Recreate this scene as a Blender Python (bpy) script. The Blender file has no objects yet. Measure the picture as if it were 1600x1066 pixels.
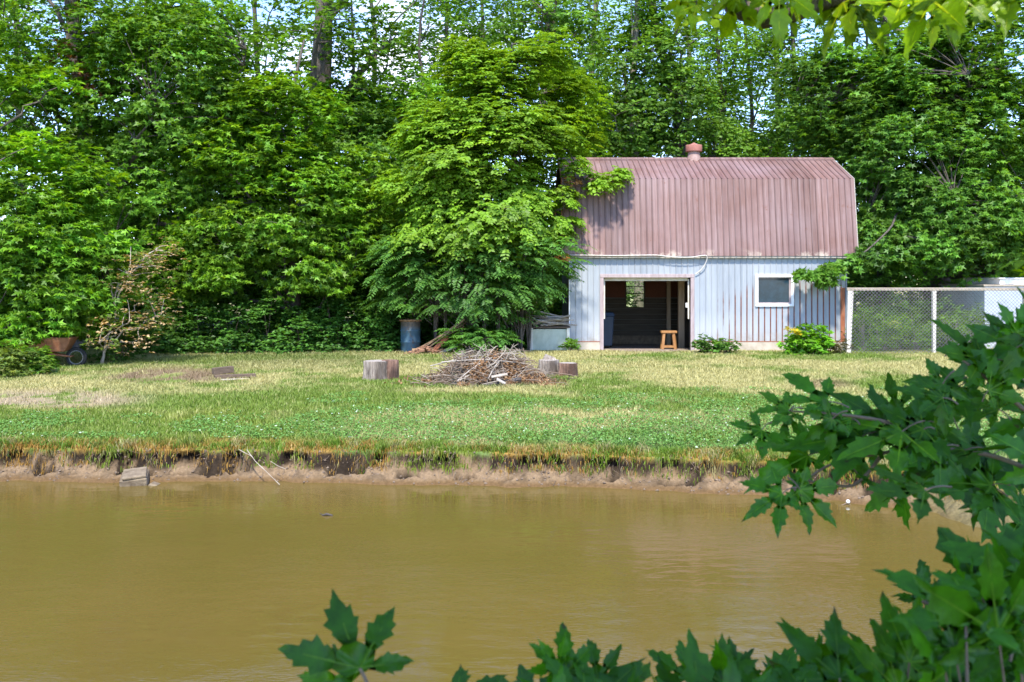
import bpy, bmesh, math, random
import numpy as np
from mathutils import Vector, Matrix

C = bpy.context.scene.collection
SC = bpy.context.scene
rng = np.random.default_rng(7)
random.seed(7)
R = math.radians
PI = math.pi

# ------------------------------------------------------------------ camera
CAM_Z = 2.03
FPX = 1600.0
HOR = 432.0
cam_d = bpy.data.cameras.new('camera')
cam = bpy.data.objects.new('camera', cam_d)
C.objects.link(cam)
cam.location = (0, 0, CAM_Z)
cam.rotation_euler = (PI / 2, 0, 0)
cam_d.lens = 36.0
cam_d.sensor_width = 36.0
cam_d.shift_y = (HOR - 533.0) / 1600.0
cam_d.clip_start = 0.05
cam_d.clip_end = 3000
cam_d.dof.use_dof = True
cam_d.dof.focus_distance = 25.0
cam_d.dof.aperture_fstop = 10.0
SC.camera = cam

# ------------------------------------------------------------------ light
SUN_AZ = R(-176)      # direction towards the sun, from +Y clockwise
SUN_EL = R(55)
sdir = Vector((math.sin(SUN_AZ) * math.cos(SUN_EL), math.cos(SUN_AZ) * math.cos(SUN_EL), math.sin(SUN_EL)))
sun_d = bpy.data.lights.new('sun', 'SUN')
sun_d.energy = 2.7
sun_d.angle = R(4.0)
sun_d.color = (1.0, 0.95, 0.86)
sun = bpy.data.objects.new('sun', sun_d)
C.objects.link(sun)
sun.rotation_euler = (-sdir).to_track_quat('-Z', 'Y').to_euler()
sun.location = (0, 0, 60)

world = bpy.data.worlds.new('World')
SC.world = world
world.use_nodes = True
nt = world.node_tree
nt.nodes.clear()
out = nt.nodes.new('ShaderNodeOutputWorld')
bg = nt.nodes.new('ShaderNodeBackground')
sky = nt.nodes.new('ShaderNodeTexSky')
sky.sky_type = 'NISHITA'
sky.sun_disc = False
sky.sun_elevation = SUN_EL
sky.sun_rotation = SUN_AZ
sky.air_density = 1.0
sky.dust_density = 0.0
sky.ozone_density = 3.0
bg.inputs['Strength'].default_value = 0.14
tc = nt.nodes.new('ShaderNodeTexCoord')
mp = nt.nodes.new('ShaderNodeMapping')
mp.inputs['Scale'].default_value = (1, 1, 2.2)
mp.inputs['Location'].default_value = (0.35, 0.0, 0.1)
nz = nt.nodes.new('ShaderNodeTexNoise')
nz.inputs['Scale'].default_value = 4.5
nz.inputs['Detail'].default_value = 7
nz.inputs['Roughness'].default_value = 0.58
rp = nt.nodes.new('ShaderNodeValToRGB')
rp.color_ramp.elements[0].position = 0.55
rp.color_ramp.elements[1].position = 0.70
mx = nt.nodes.new('ShaderNodeMix')
mx.data_type = 'RGBA'
nt.links.new(tc.outputs['Generated'], mp.inputs['Vector'])
nt.links.new(mp.outputs['Vector'], nz.inputs['Vector'])
nt.links.new(nz.outputs['Fac'], rp.inputs['Fac'])
nt.links.new(rp.outputs['Color'], mx.inputs['Factor'])
gain = nt.nodes.new('ShaderNodeMix'); gain.data_type = 'RGBA'; gain.blend_type = 'MULTIPLY'
gain.inputs['Factor'].default_value = 1.0
gain.inputs['B'].default_value = (0.92, 0.94, 1.16, 1)
nt.links.new(sky.outputs['Color'], gain.inputs['A'])
nt.links.new(gain.outputs['Result'], mx.inputs['A'])
mx.inputs['B'].default_value = (4.6, 4.9, 5.4, 1)
nt.links.new(mx.outputs['Result'], bg.inputs['Color'])
nt.links.new(bg.outputs['Background'], out.inputs['Surface'])

SC.view_settings.view_transform = 'Standard'
SC.view_settings.look = 'None'
SC.view_settings.exposure = 1.68
SC.view_settings.gamma = 1.0
SC.view_settings.use_curve_mapping = False
SC.render.engine = 'CYCLES'
SC.cycles.max_bounces = 12
SC.cycles.diffuse_bounces = 8
SC.cycles.transmission_bounces = 4
SC.cycles.transparent_max_bounces = 6
SC.cycles.caustics_reflective = False
SC.cycles.caustics_refractive = False

# ------------------------------------------------------------------ helpers
def W(px, py, Y):
    """a point of the place seen at photo pixel (px,py) at distance Y"""
    return np.array(((px - 800.0) / FPX * Y, Y, CAM_Z - (py - HOR) / FPX * Y))

def GY(py):
    return CAM_Z * FPX / (py - HOR)

def G(px, py):
    Y = GY(py)
    return ((px - 800.0) / FPX * Y, Y)

def tag(o, label=None, cat=None, group=None, kind=None):
    if label: o['label'] = label
    if cat: o['category'] = cat
    if group: o['group'] = group
    if kind: o['kind'] = kind
    return o

def empty(name, loc, label, cat, group=None, rz=0.0):
    o = bpy.data.objects.new(name, None)
    o.empty_display_size = 0.2
    C.objects.link(o)
    o.location = loc
    o.rotation_euler = (0, 0, rz)
    return tag(o, label, cat, group)

def link(o, parent=None):
    C.objects.link(o)
    if parent is not None:
        o.parent = parent
    return o

def np_obj(name, v, f, m, parent=None, col=None, origin=None, smooth=False):
    """mesh from numpy arrays: f is (n,3) or (n,4)"""
    v = np.asarray(v, dtype=np.float32)
    if origin is not None:
        v = v - np.asarray(origin, dtype=np.float32)
    f = np.asarray(f, dtype=np.int32)
    me = bpy.data.meshes.new(name)
    k = f.shape[1]
    me.vertices.add(len(v))
    me.vertices.foreach_set('co', v.ravel())
    me.loops.add(f.size)
    me.loops.foreach_set('vertex_index', f.ravel())
    me.polygons.add(len(f))
    me.polygons.foreach_set('loop_start', np.arange(0, f.size, k, dtype=np.int32))
    me.polygons.foreach_set('loop_total', np.full(len(f), k, dtype=np.int32))
    if smooth:
        me.polygons.foreach_set('use_smooth', np.ones(len(f), dtype=bool))
    me.update(calc_edges=True)
    if col is not None:
        a = me.color_attributes.new('Col', 'FLOAT_COLOR', 'POINT')
        c4 = np.ones((len(v), 4), dtype=np.float32)
        c4[:, :3] = col
        a.data.foreach_set('color', c4.ravel())
    me.materials.append(m)
    o = bpy.data.objects.new(name, me)
    link(o, parent)
    if origin is not None and parent is None:
        o.location = origin
    return o

class MB:
    """collects shapes and builds ONE mesh object"""
    def __init__(s):
        s.v = []; s.f = []; s.sm = []
    def add(s, vs, fs, smooth=False):
        b = len(s.v)
        s.v += [tuple(map(float, p)) for p in vs]
        s.f += [tuple(b + i for i in f) for f in fs]
        s.sm += [smooth] * len(fs)
    def box(s, x0, x1, y0, y1, z0, z1, M=None):
        vs = [(x, y, z) for z in (z0, z1) for y in (y0, y1) for x in (x0, x1)]
        if M is not None:
            vs = [tuple(M @ Vector(p)) for p in vs]
        s.add(vs, [(0, 2, 3, 1), (4, 5, 7, 6), (0, 1, 5, 4), (2, 6, 7, 3), (0, 4, 6, 2), (1, 3, 7, 5)])
    def tube(s, pts, rad, n=6, cap=True, smooth=True):
        pts = [Vector(p) for p in pts]
        if not hasattr(rad, '__len__'):
            rad = [rad] * len(pts)
        vs = []; prev = None
        for i, p in enumerate(pts):
            t = (pts[min(i + 1, len(pts) - 1)] - pts[max(i - 1, 0)]).normalized()
            if prev is None:
                a = t.cross(Vector((0.31, 0.2, 0.93)))
                if a.length < 0.1: a = t.cross(Vector((1, 0, 0)))
            else:
                a = prev - t * prev.dot(t)
            a.normalize(); prev = a
            b = t.cross(a)
            for k in range(n):
                g = 2 * PI * k / n
                vs.append(p + (a * math.cos(g) + b * math.sin(g)) * rad[i])
        fs = []
        for i in range(len(pts) - 1):
            for k in range(n):
                fs.append((i * n + k, i * n + (k + 1) % n, (i + 1) * n + (k + 1) % n, (i + 1) * n + k))
        s.add(vs, fs, smooth)
        if cap:
            L = len(pts) - 1
            s.add([vs[k] for k in range(n)], [tuple(range(n - 1, -1, -1))])
            s.add([vs[L * n + k] for k in range(n)], [tuple(range(n))])
    def lathe(s, prof, cx, cy, n=24, jit=None, smooth=True):
        vs = []
        for (r, z) in prof:
            for k in range(n):
                g = 2 * PI * k / n
                q = r * (jit(g, z) if jit else 1.0)
                vs.append((cx + q * math.cos(g), cy + q * math.sin(g), z))
        fs = []
        for i in range(len(prof) - 1):
            for k in range(n):
                fs.append((i * n + k, i * n + (k + 1) % n, (i + 1) * n + (k + 1) % n, (i + 1) * n + k))
        s.add(vs, fs, smooth)
    def prism(s, poly, x0, x1):
        """polygon in (y,z) extruded along x"""
        n = len(poly)
        vs = [(x0, a, b) for a, b in poly] + [(x1, a, b) for a, b in poly]
        fs = [tuple(range(n)), tuple(range(2 * n - 1, n - 1, -1))]
        fs += [(i, i + n, (i + 1) % n + n, (i + 1) % n) for i in range(n)]
        s.add(vs, fs)
    def build(s, name, m, parent=None, bevel=0.0, origin=None):
        me = bpy.data.meshes.new(name)
        vv = s.v
        if origin is not None:
            vv = [(a - origin[0], b - origin[1], c - origin[2]) for a, b, c in s.v]
        me.from_pydata(vv, [], s.f)
        me.polygons.foreach_set('use_smooth', s.sm)
        me.update()
        bm = bmesh.new(); bm.from_mesh(me)
        bmesh.ops.recalc_face_normals(bm, faces=bm.faces)
        if bevel > 0:
            bmesh.ops.remove_doubles(bm, verts=bm.verts, dist=1e-5)
            es = [e for e in bm.edges if len(e.link_faces) == 2 and e.calc_face_angle(0) > 0.5]
            bmesh.ops.bevel(bm, geom=es, offset=bevel, segments=1, affect='EDGES')
        bm.to_mesh(me); bm.free()
        me.materials.append(m)
        o = bpy.data.objects.new(name, me)
        link(o, parent)
        if origin is not None and parent is None:
            o.location = origin
        return o

# ------------------------------------------------------------------ materials
def new_mat(name):
    m = bpy.data.materials.new(name)
    m.use_nodes = True
    t = m.node_tree
    t.nodes.clear()
    o = t.nodes.new('ShaderNodeOutputMaterial')
    p = t.nodes.new('ShaderNodeBsdfPrincipled')
    t.links.new(p.outputs['BSDF'], o.inputs['Surface'])
    return m, t, p, o

def N(t, kind, **kw):
    n = t.nodes.new(kind)
    for k, v in kw.items():
        if k in n.inputs: n.inputs[k].default_value = v
        else: setattr(n, k, v)
    return n

def noise(t, scale, detail=5, rough=0.6, stretch=None, coord='Object'):
    c = N(t, 'ShaderNodeTexCoord')
    m = N(t, 'ShaderNodeMapping')
    if stretch: m.inputs['Scale'].default_value = stretch
    n = N(t, 'ShaderNodeTexNoise', Scale=scale, Detail=detail, Roughness=rough)
    t.links.new(c.outputs[coord], m.inputs['Vector'])
    t.links.new(m.outputs['Vector'], n.inputs['Vector'])
    return n.outputs['Fac']

def ramp(t, fac, stops):
    r = N(t, 'ShaderNodeValToRGB')
    el = r.color_ramp.elements
    while len(el) < len(stops): el.new(0.5)
    for e, (p, c) in zip(el, stops):
        e.position = p
        e.color = (c[0], c[1], c[2], 1) if hasattr(c, '__len__') else (c, c, c, 1)
    t.links.new(fac, r.inputs['Fac'])
    return r.outputs['Color']

def mixc(t, fac, a, b, blend='MIX'):
    m = N(t, 'ShaderNodeMix', data_type='RGBA', blend_type=blend)
    for s, v in (('Factor', fac), ('A', a), ('B', b)):
        if hasattr(v, 'is_linked') or hasattr(v, 'links'): t.links.new(v, m.inputs[s])
        elif hasattr(v, '__len__'): m.inputs[s].default_value = (v[0], v[1], v[2], 1)
        else: m.inputs[s].default_value = v
    return m.outputs['Result']

def bump(t, p, fac, strength=0.3, dist=0.02):
    b = N(t, 'ShaderNodeBump', Strength=strength, Distance=dist)
    t.links.new(fac, b.inputs['Height'])
    t.links.new(b.outputs['Normal'], p.inputs['Normal'])

def mat_rough(name, stops, scale=6, rough=0.85, stretch=None, bs=0.3, bd=0.01, metallic=0.0, detail=6):
    m, t, p, o = new_mat(name)
    f = noise(t, scale, detail, 0.65, stretch)
    t.links.new(ramp(t, f, stops), p.inputs['Base Color'])
    p.inputs['Roughness'].default_value = rough
    p.inputs['Metallic'].default_value = metallic
    f2 = noise(t, scale * 3.1, 4, 0.6, stretch)
    bump(t, p, f2, bs, bd)
    return m

def mat_leaf(name, trans=0.42, gloss=0.07, rough=0.45, boost=(1.25, 1.15, 0.5)):
    m, t, p, o = new_mat(name)
    t.nodes.remove(p)
    at = N(t, 'ShaderNodeAttribute', attribute_name='Col')
    d = N(t, 'ShaderNodeBsdfDiffuse')
    tr = N(t, 'ShaderNodeBsdfTranslucent')
    gl = N(t, 'ShaderNodeBsdfGlossy', Roughness=rough)
    t.links.new(at.outputs['Color'], d.inputs['Color'])
    tcol = mixc(t, 1.0, at.outputs['Color'], boost, 'MULTIPLY')
    t.links.new(tcol, tr.inputs['Color'])
    m1 = N(t, 'ShaderNodeMixShader', Fac=trans)
    t.links.new(d.outputs[0], m1.inputs[1]); t.links.new(tr.outputs[0], m1.inputs[2])
    m2 = N(t, 'ShaderNodeMixShader', Fac=gloss)
    t.links.new(m1.outputs[0], m2.inputs[1]); t.links.new(gl.outputs[0], m2.inputs[2])
    t.links.new(m2.outputs[0], o.inputs['Surface'])
    return m

M_leaf = mat_leaf('leaf', trans=0.46, gloss=0.022, rough=0.5, boost=(1.35, 1.2, 0.35))
def mat_leaf_near():
    m = mat_leaf('broad_leaf', trans=0.38, gloss=0.022, rough=0.33, boost=(1.3, 1.4, 0.3))
    t = m.node_tree
    at = next(n for n in t.nodes if n.bl_idname == 'ShaderNodeAttribute')
    f = noise(t, 55, 6, 0.7); g = noise(t, 230, 3, 0.6)
    v = ramp(t, f, [(.3, .68), (.7, 1.3)])
    spots = ramp(t, noise(t, 42, 3, .5), [(.70, 0.0), (.735, .8)])
    c = mixc(t, spots, mixc(t, 1.0, at.outputs['Color'], v, 'MULTIPLY'), (.06, .045, .015))
    for n in list(t.nodes):
        if n.bl_idname == 'ShaderNodeBsdfDiffuse':
            t.links.new(c, n.inputs['Color']); d = n
        if n.type == 'BSDF_GLOSSY': gl = n
        if n.bl_idname == 'ShaderNodeMix' and n.blend_type == 'MULTIPLY' and n.inputs['B'].default_value[2] < .35 and not n.inputs['B'].is_linked:
            t.links.new(c, n.inputs['A'])
    b = N(t, 'ShaderNodeBump', Strength=.35, Distance=.002); t.links.new(g, b.inputs['Height'])
    t.links.new(b.outputs['Normal'], d.inputs['Normal']); t.links.new(b.outputs['Normal'], gl.inputs['Normal'])
    return m
M_leaf_near = mat_leaf_near()
M_grass = mat_leaf('grass_blade', trans=0.3, gloss=0.02, boost=(1.1, 1.1, 0.7))
M_bark = mat_rough('bark', [(0.3, (0.045, 0.036, 0.028)), (0.7, (0.17, 0.14, 0.11))], 5, 0.95, (3, 3, 0.6), 0.9, 0.05)
M_bark_pale = mat_rough('pale_bark', [(0.3, (0.13, 0.11, 0.085)), (0.7, (0.30, 0.26, 0.20))], 7, 0.95, (3, 3, 0.6), 0.7, 0.03)
M_twig = mat_rough('twig', [(0.3, (0.22, 0.17, 0.12)), (0.7, (0.50, 0.43, 0.34))], 9, 0.9)
M_twig_dark = mat_rough('dark_twig', [(0.3, (0.10, 0.065, 0.04)), (0.7, (0.26, 0.19, 0.13))], 9, 0.9)
M_deadleaf = mat_leaf('dead_leaf', trans=0.25, gloss=0.02, boost=(1.1, 0.9, 0.7))
M_concrete = mat_rough('concrete', [(0.25, (0.30, 0.25, 0.18)), (0.5, (0.46, 0.40, 0.31)), (0.75, (0.56, 0.50, 0.41))], 2.2, 0.95, None, 0.4, 0.02)
M_block = mat_rough('weathered_block', [(0.3, (0.10, 0.07, 0.04)), (0.7, (0.26, 0.20, 0.125))], 9, 0.95, None, 0.6, 0.02)
M_cream = mat_rough('cream_paint', [(0.35, (0.55, 0.49, 0.38)), (0.65, (0.74, 0.69, 0.58))], 5, 0.7)
M_white = mat_rough('white_paint', [(0.3, (0.72, 0.70, 0.66)), (0.6, (0.84, 0.83, 0.80))], 9, 0.6, None, 0.15)
M_mauve = mat_rough('faded_frame_paint', [(0.3, (0.26, 0.19, 0.18)), (0.65, (0.42, 0.34, 0.33))], 5, 0.8, (2, 2, .4))
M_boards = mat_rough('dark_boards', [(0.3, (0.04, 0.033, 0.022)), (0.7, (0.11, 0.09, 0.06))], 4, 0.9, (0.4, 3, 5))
M_chip = mat_rough('chipboard', [(0.3, (0.10, 0.035, 0.02)), (0.7, (0.2, 0.075, 0.04))], 30, 0.9)
M_lumber = mat_rough('raw_lumber', [(0.3, (0.28, 0.20, 0.12)), (0.7, (0.42, 0.32, 0.2))], 5, 0.85, (4, 4, .5))
M_stool = mat_rough('orange_pine', [(0.3, (0.26, 0.11, 0.03)), (0.7, (0.40, 0.20, 0.065))], 6, 0.6, (3, 3, .6))
M_bin = mat_rough('dark_blue_plastic', [(0.3, (0.012, 0.03, 0.055)), (0.7, (0.02, 0.045, 0.08))], 5, 0.5)
M_black = mat_rough('black_rubber', [(0.3, (0.012, 0.012, 0.012)), (0.7, (0.03, 0.03, 0.03))], 8, 0.8)
M_rust = mat_rough('rust', [(0.25, (0.13, 0.045, 0.02)), (0.5, (0.30, 0.10, 0.045)), (0.8, (0.42, 0.19, 0.10))], 7, 0.9, (2, 2, .5))
M_rustrim = mat_rough('rusty_rim', [(0.25, (0.16, 0.08, 0.035)), (0.7, (0.42, 0.24, 0.12))], 16, 0.9)
M_wheelbarrow = mat_rough('orange_rust_paint', [(0.3, (0.22, 0.075, 0.03)), (0.7, (0.40, 0.17, 0.085))], 7, 0.85)
M_rot = mat_rough('rotten_plank', [(0.25, (0.14, 0.075, 0.035)), (0.5, (0.30, 0.19, 0.10)), (0.8, (0.45, 0.33, 0.20))], 6, 0.95, (1, 6, 6), 0.6, 0.02)
M_oldwood = mat_rough('grey_board', [(0.25, (0.05, 0.034, 0.022)), (0.7, (0.17, 0.12, 0.08))], 6, 0.95, (1, 5, 5), 0.6)
M_palewood = mat_rough('bleached_board', [(0.25, (0.26, 0.22, 0.17)), (0.7, (0.46, 0.41, 0.35))], 6, 0.95, (1, 5, 5), 0.6)
M_boxpanel = mat_rough('greenish_panel', [(0.3, (0.34, 0.37, 0.27)), (0.55, (0.50, 0.53, 0.42)), (0.75, (0.56, 0.57, 0.47))], 3, 0.85, (1, 1, .6))
M_post = mat_rough('flaking_post_paint', [(0.32, (0.33, 0.27, 0.2)), (0.45, (0.70, 0.64, 0.55)), (0.7, (0.82, 0.77, 0.68))], 9, 0.9, (2, 2, .6), 0.5)
M_rail = mat_rough('weathered_rail', [(0.3, (0.26, 0.21, 0.15)), (0.7, (0.46, 0.39, 0.30))], 6, 0.9, (.5, 3, 3))
M_wire = mat_rough('galvanised_wire', [(0.3, (0.15, 0.145, 0.135)), (0.7, (0.24, 0.23, 0.215))], 8, 0.55, None, 0.1)
M_shed = mat_rough('pale_blue_metal', [(0.3, (0.36, 0.40, 0.46)), (0.7, (0.48, 0.52, 0.58))], 3, 0.6)
M_cable = mat_rough('dirty_white_cable', [(0.3, (0.50, 0.46, 0.40)), (0.7, (0.70, 0.66, 0.58))], 8, 0.7)
M_char = mat_rough('charred_wood', [(0.3, (0.02, 0.018, 0.016)), (0.7, (0.12, 0.10, 0.085))], 8, 0.95)

def mat_barrel():
    m, t, p, o = new_mat('blue_barrel_paint')
    f = noise(t, 5, 7, 0.7, (1, 1, .6))
    c1 = ramp(t, noise(t, 3, 4, 0.6), [(0.3, (0.035, 0.085, 0.12)), (0.7, (0.085, 0.17, 0.22))])
    fac = ramp(t, f, [(0.55, 0.0), (0.66, 1.0)])
    geo = N(t, 'ShaderNodeTexCoord'); sep = N(t, 'ShaderNodeSeparateXYZ')
    t.links.new(geo.outputs['Object'], sep.inputs['Vector'])
    zz = N(t, 'ShaderNodeMapRange', **{'From Min': 0.60, 'From Max': 0.74})
    t.links.new(sep.outputs['Z'], zz.inputs['Value'])
    add = N(t, 'ShaderNodeMath', operation='MAXIMUM')
    t.links.new(fac, add.inputs[0]); t.links.new(zz.outputs[0], add.inputs[1])
    rustc = ramp(t, noise(t, 12, 5), [(0.3, (0.05, 0.045, 0.035)), (0.7, (0.17, 0.12, 0.08))])
    t.links.new(mixc(t, add.outputs[0], c1, rustc), p.inputs['Base Color'])
    p.inputs['Roughness'].default_value = 0.6
    bump(t, p, f, 0.2, 0.01)
    return m
M_barrel = mat_barrel()

def panel_tint(t, base, amt, w):
    geo = N(t, 'ShaderNodeNewGeometry'); sep = N(t, 'ShaderNodeSeparateXYZ'); t.links.new(geo.outputs['Position'], sep.inputs['Vector'])
    dv = N(t, 'ShaderNodeMath', operation='DIVIDE'); t.links.new(sep.outputs['X'], dv.inputs[0]); dv.inputs[1].default_value = w
    fl = N(t, 'ShaderNodeMath', operation='FLOOR'); t.links.new(dv.outputs[0], fl.inputs[0])
    wn_ = N(t, 'ShaderNodeTexWhiteNoise', noise_dimensions='1D'); t.links.new(fl.outputs[0], wn_.inputs['W'])
    mr = N(t, 'ShaderNodeMapRange', **{'To Min': 1 - amt, 'To Max': 1 + amt}); t.links.new(wn_.outputs['Value'], mr.inputs['Value'])
    vm = N(t, 'ShaderNodeVectorMath', operation='SCALE'); t.links.new(base, vm.inputs[0]); t.links.new(mr.outputs[0], vm.inputs['Scale'])
    return vm.outputs['Vector']

def mat_siding():
    """galvanised blue-grey sheet: chalky bloom, rust running down the rib grooves low on the right"""
    m, t, p, o = new_mat('galvanised_siding')
    geo = N(t, 'ShaderNodeNewGeometry')
    sep = N(t, 'ShaderNodeSeparateXYZ'); t.links.new(geo.outputs['Position'], sep.inputs['Vector'])
    big = noise(t, 1.1, 5, 0.6, (1, 1, .35))
    fine = noise(t, 7, 6, 0.7, (2.2, 1, .12))
    base = ramp(t, big, [(0.3, (0.215, 0.240, 0.265)), (0.52, (0.285, 0.307, 0.325)), (0.72, (0.355, 0.37, 0.38))])
    base = mixc(t, ramp(t, fine, [(0.35, 0.0), (0.75, 0.55)]), base, (0.42, 0.43, 0.44))
    # chalky white near the foot
    foot = N(t, 'ShaderNodeMapRange', **{'From Min': 1.1, 'From Max': 0.3}); t.links.new(sep.outputs['Z'], foot.inputs['Value'])
    ff = N(t, 'ShaderNodeMath', operation='MULTIPLY'); t.links.new(foot.outputs[0], ff.inputs[0]); t.links.new(fine, ff.inputs[1])
    base = mixc(t, ff.outputs[0], base, (0.50, 0.495, 0.48))
    # rib coordinate
    rb = N(t, 'ShaderNodeMath', operation='SUBTRACT'); t.links.new(sep.outputs['X'], rb.inputs[0]); rb.inputs[1].default_value = BX0
    md = N(t, 'ShaderNodeMath', operation='MODULO'); t.links.new(rb.outputs[0], md.inputs[0]); md.inputs[1].default_value = RIB
    gt = N(t, 'ShaderNodeMath', operation='LESS_THAN'); t.links.new(md.outputs[0], gt.inputs[0]); gt.inputs[1].default_value = 0.034
    # mask: right side and low
    mxr = N(t, 'ShaderNodeMapRange', **{'From Min': 5.2, 'From Max': 7.0}); t.links.new(sep.outputs['X'], mxr.inputs['Value'])
    mzr = N(t, 'ShaderNodeMapRange', **{'From Min': 2.05, 'From Max': 1.35}); t.links.new(sep.outputs['Z'], mzr.inputs['Value'])
    mm = N(t, 'ShaderNodeMath', operation='MULTIPLY'); t.links.new(mxr.outputs[0], mm.inputs[0]); t.links.new(mzr.outputs[0], mm.inputs[1])
    nn = noise(t, 3.2, 4, 0.6, (4, 1, .5))
    nr = N(t, 'ShaderNodeMath', operation='ADD'); t.links.new(mm.outputs[0], nr.inputs[0]); t.links.new(nn, nr.inputs[1])
    th = N(t, 'ShaderNodeMapRange', **{'From Min': 0.72, 'From Max': 0.95}); t.links.new(nr.outputs[0], th.inputs['Value'])
    rustf = N(t, 'ShaderNodeMath', operation='MULTIPLY'); t.links.new(gt.outputs[0], rustf.inputs[0]); t.links.new(th.outputs[0], rustf.inputs[1])
    rc = ramp(t, noise(t, 9, 4), [(0.3, (0.10, 0.035, 0.025)), (0.7, (0.25, 0.09, 0.055))])
    base = mixc(t, rustf.outputs[0], base, rc)
    # few dark blotches
    bl = ramp(t, noise(t, 3.6, 6, 0.75, (5, 1, 1.1)), [(0.70, 0.0), (0.76, 0.75)])
    base = mixc(t, bl, base, (0.20, 0.19, 0.2))
    base = panel_tint(t, base, .09, RIB * 5)
    sp = N(t, 'ShaderNodeMapRange', **{'From Min': 0.62, 'From Max': 0.26}); t.links.new(sep.outputs['Z'], sp.inputs['Value'])
    sm = N(t, 'ShaderNodeMath', operation='MULTIPLY'); t.links.new(sp.outputs[0], sm.inputs[0]); t.links.new(ramp(t, noise(t, 4, 5, .7), [(.4, 0.0), (.7, .8)]), sm.inputs[1])
    base = mixc(t, sm.outputs[0], base, (0.27, 0.21, 0.15))
    t.links.new(base, p.inputs['Base Color'])
    p.inputs['Roughness'].default_value = 0.55
    p.inputs['Metallic'].default_value = 0.15
    bump(t, p, fine, 0.12, 0.01)
    return m

def mat_roof():
    m, t, p, o = new_mat('faded_red_roofing')
    streak = noise(t, 2.6, 6, 0.7, (6.0, .35, .22))
    big = noise(t, 0.8, 4, 0.6)
    spots = noise(t, 11, 6, 0.8)
    base = ramp(t, streak, [(0.28, (0.105, 0.045, 0.036)), (0.5, (0.165, 0.084, 0.064)), (0.7, (0.24, 0.155, 0.138))])
    base = mixc(t, ramp(t, big, [(0.35, 0.0), (0.7, 0.45)]), base, (0.26, 0.185, 0.185))
    base = mixc(t, ramp(t, spots, [(0.66, 0.0), (0.74, 0.6)]), base, (0.36, 0.29, 0.27))
    base = mixc(t, ramp(t, noise(t, 5, 5, .7, (3, 1, .2)), [(0.64, 0.0), (0.72, 0.6)]), base, (0.14, 0.04, 0.032))
    geo = N(t, 'ShaderNodeNewGeometry'); sep = N(t, 'ShaderNodeSeparateXYZ'); t.links.new(geo.outputs['Position'], sep.inputs['Vector'])
    rb = N(t, 'ShaderNodeMath', operation='SUBTRACT'); t.links.new(sep.outputs['X'], rb.inputs[0]); rb.inputs[1].default_value = BX0 - 10 * RIB
    md = N(t, 'ShaderNodeMath', operation='MODULO'); t.links.new(rb.outputs[0], md.inputs[0]); md.inputs[1].default_value = RIB
    gt = N(t, 'ShaderNodeMath', operation='LESS_THAN'); t.links.new(md.outputs[0], gt.inputs[0]); gt.inputs[1].default_value = 0.036
    dn = ramp(t, noise(t, 2.2, 4, .6, (4, 1, .3)), [(.3, .2), (.7, .65)])
    df = N(t, 'ShaderNodeMath', operation='MULTIPLY'); t.links.new(gt.outputs[0], df.inputs[0]); t.links.new(dn, df.inputs[1])
    ew = N(t, 'ShaderNodeMapRange', **{'From Min': 2.80, 'From Max': 2.60}); t.links.new(sep.outputs['Z'], ew.inputs['Value'])
    em = N(t, 'ShaderNodeMath', operation='MULTIPLY'); t.links.new(ew.outputs[0], em.inputs[0]); t.links.new(ramp(t, noise(t, 2.3, 5, .7), [(.5, 0.0), (.62, 1.0)]), em.inputs[1])
    base = mixc(t, df.outputs[0], base, (0.07, 0.037, 0.033))
    base = mixc(t, em.outputs[0], base, (0.40, 0.32, 0.25))
    base = mixc(t, ramp(t, noise(t, 3.1, 6, .75), [(.62, 0.0), (.70, .7)]), base, (0.15, 0.055, 0.03))
    base = panel_tint(t, base, .14, RIB * 4)
    t.links.new(base, p.inputs['Base Color'])
    p.inputs['Roughness'].default_value = 0.6
    bump(t, p, spots, 0.1, 0.01)
    return m

def mat_glass(name, col, rough=0.12):
    m, t, p, o = new_mat(name)
    f = noise(t, 3, 5, 0.7)
    t.links.new(ramp(t, f, [(0.3, [c * 0.5 for c in col]), (0.7, [c * 1.5 for c in col])]), p.inputs['Base Color'])
    p.inputs['Roughness'].default_value = rough
    p.inputs['IOR'].default_value = 1.5
    return m
M_pane = mat_glass('dusty_dark_glass', (0.012, 0.030, 0.046), 0.16)

def mat_clearglass():
    m, t, p, o = new_mat('old_clear_glass')
    t.nodes.remove(p)
    tr = N(t, 'ShaderNodeBsdfTransparent'); tr.inputs['Color'].default_value = (.85, .9, .85, 1)
    gl = N(t, 'ShaderNodeBsdfGlossy', Roughness=0.05)
    mxs = N(t, 'ShaderNodeMixShader', Fac=0.02)
    t.links.new(tr.outputs[0], mxs.inputs[1]); t.links.new(gl.outputs[0], mxs.inputs[2])
    t.links.new(mxs.outputs[0], o.inputs['Surface'])
    return m
M_clear = mat_clearglass()

# ------------------------------------------------------------------ noise for code
def _hash(ix, iy, s):
    h = (ix.astype(np.int64) * 374761393 + iy.astype(np.int64) * 668265263 + s * 974711) & 0x7fffffff
    h = ((h ^ (h >> 13)) * 1274126177) & 0x7fffffff
    return ((h ^ (h >> 16)) & 0xffff) / 65535.0

def vnoise(x, y, s=0):
    x = np.asarray(x, float); y = np.asarray(y, float)
    ix = np.floor(x); iy = np.floor(y)
    fx = x - ix; fy = y - iy
    fx = fx * fx * (3 - 2 * fx); fy = fy * fy * (3 - 2 * fy)
    a = _hash(ix, iy, s); b = _hash(ix + 1, iy, s); c = _hash(ix, iy + 1, s); d = _hash(ix + 1, iy + 1, s)
    return (a * (1 - fx) + b * fx) * (1 - fy) + (c * (1 - fx) + d * fx) * fy

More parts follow.
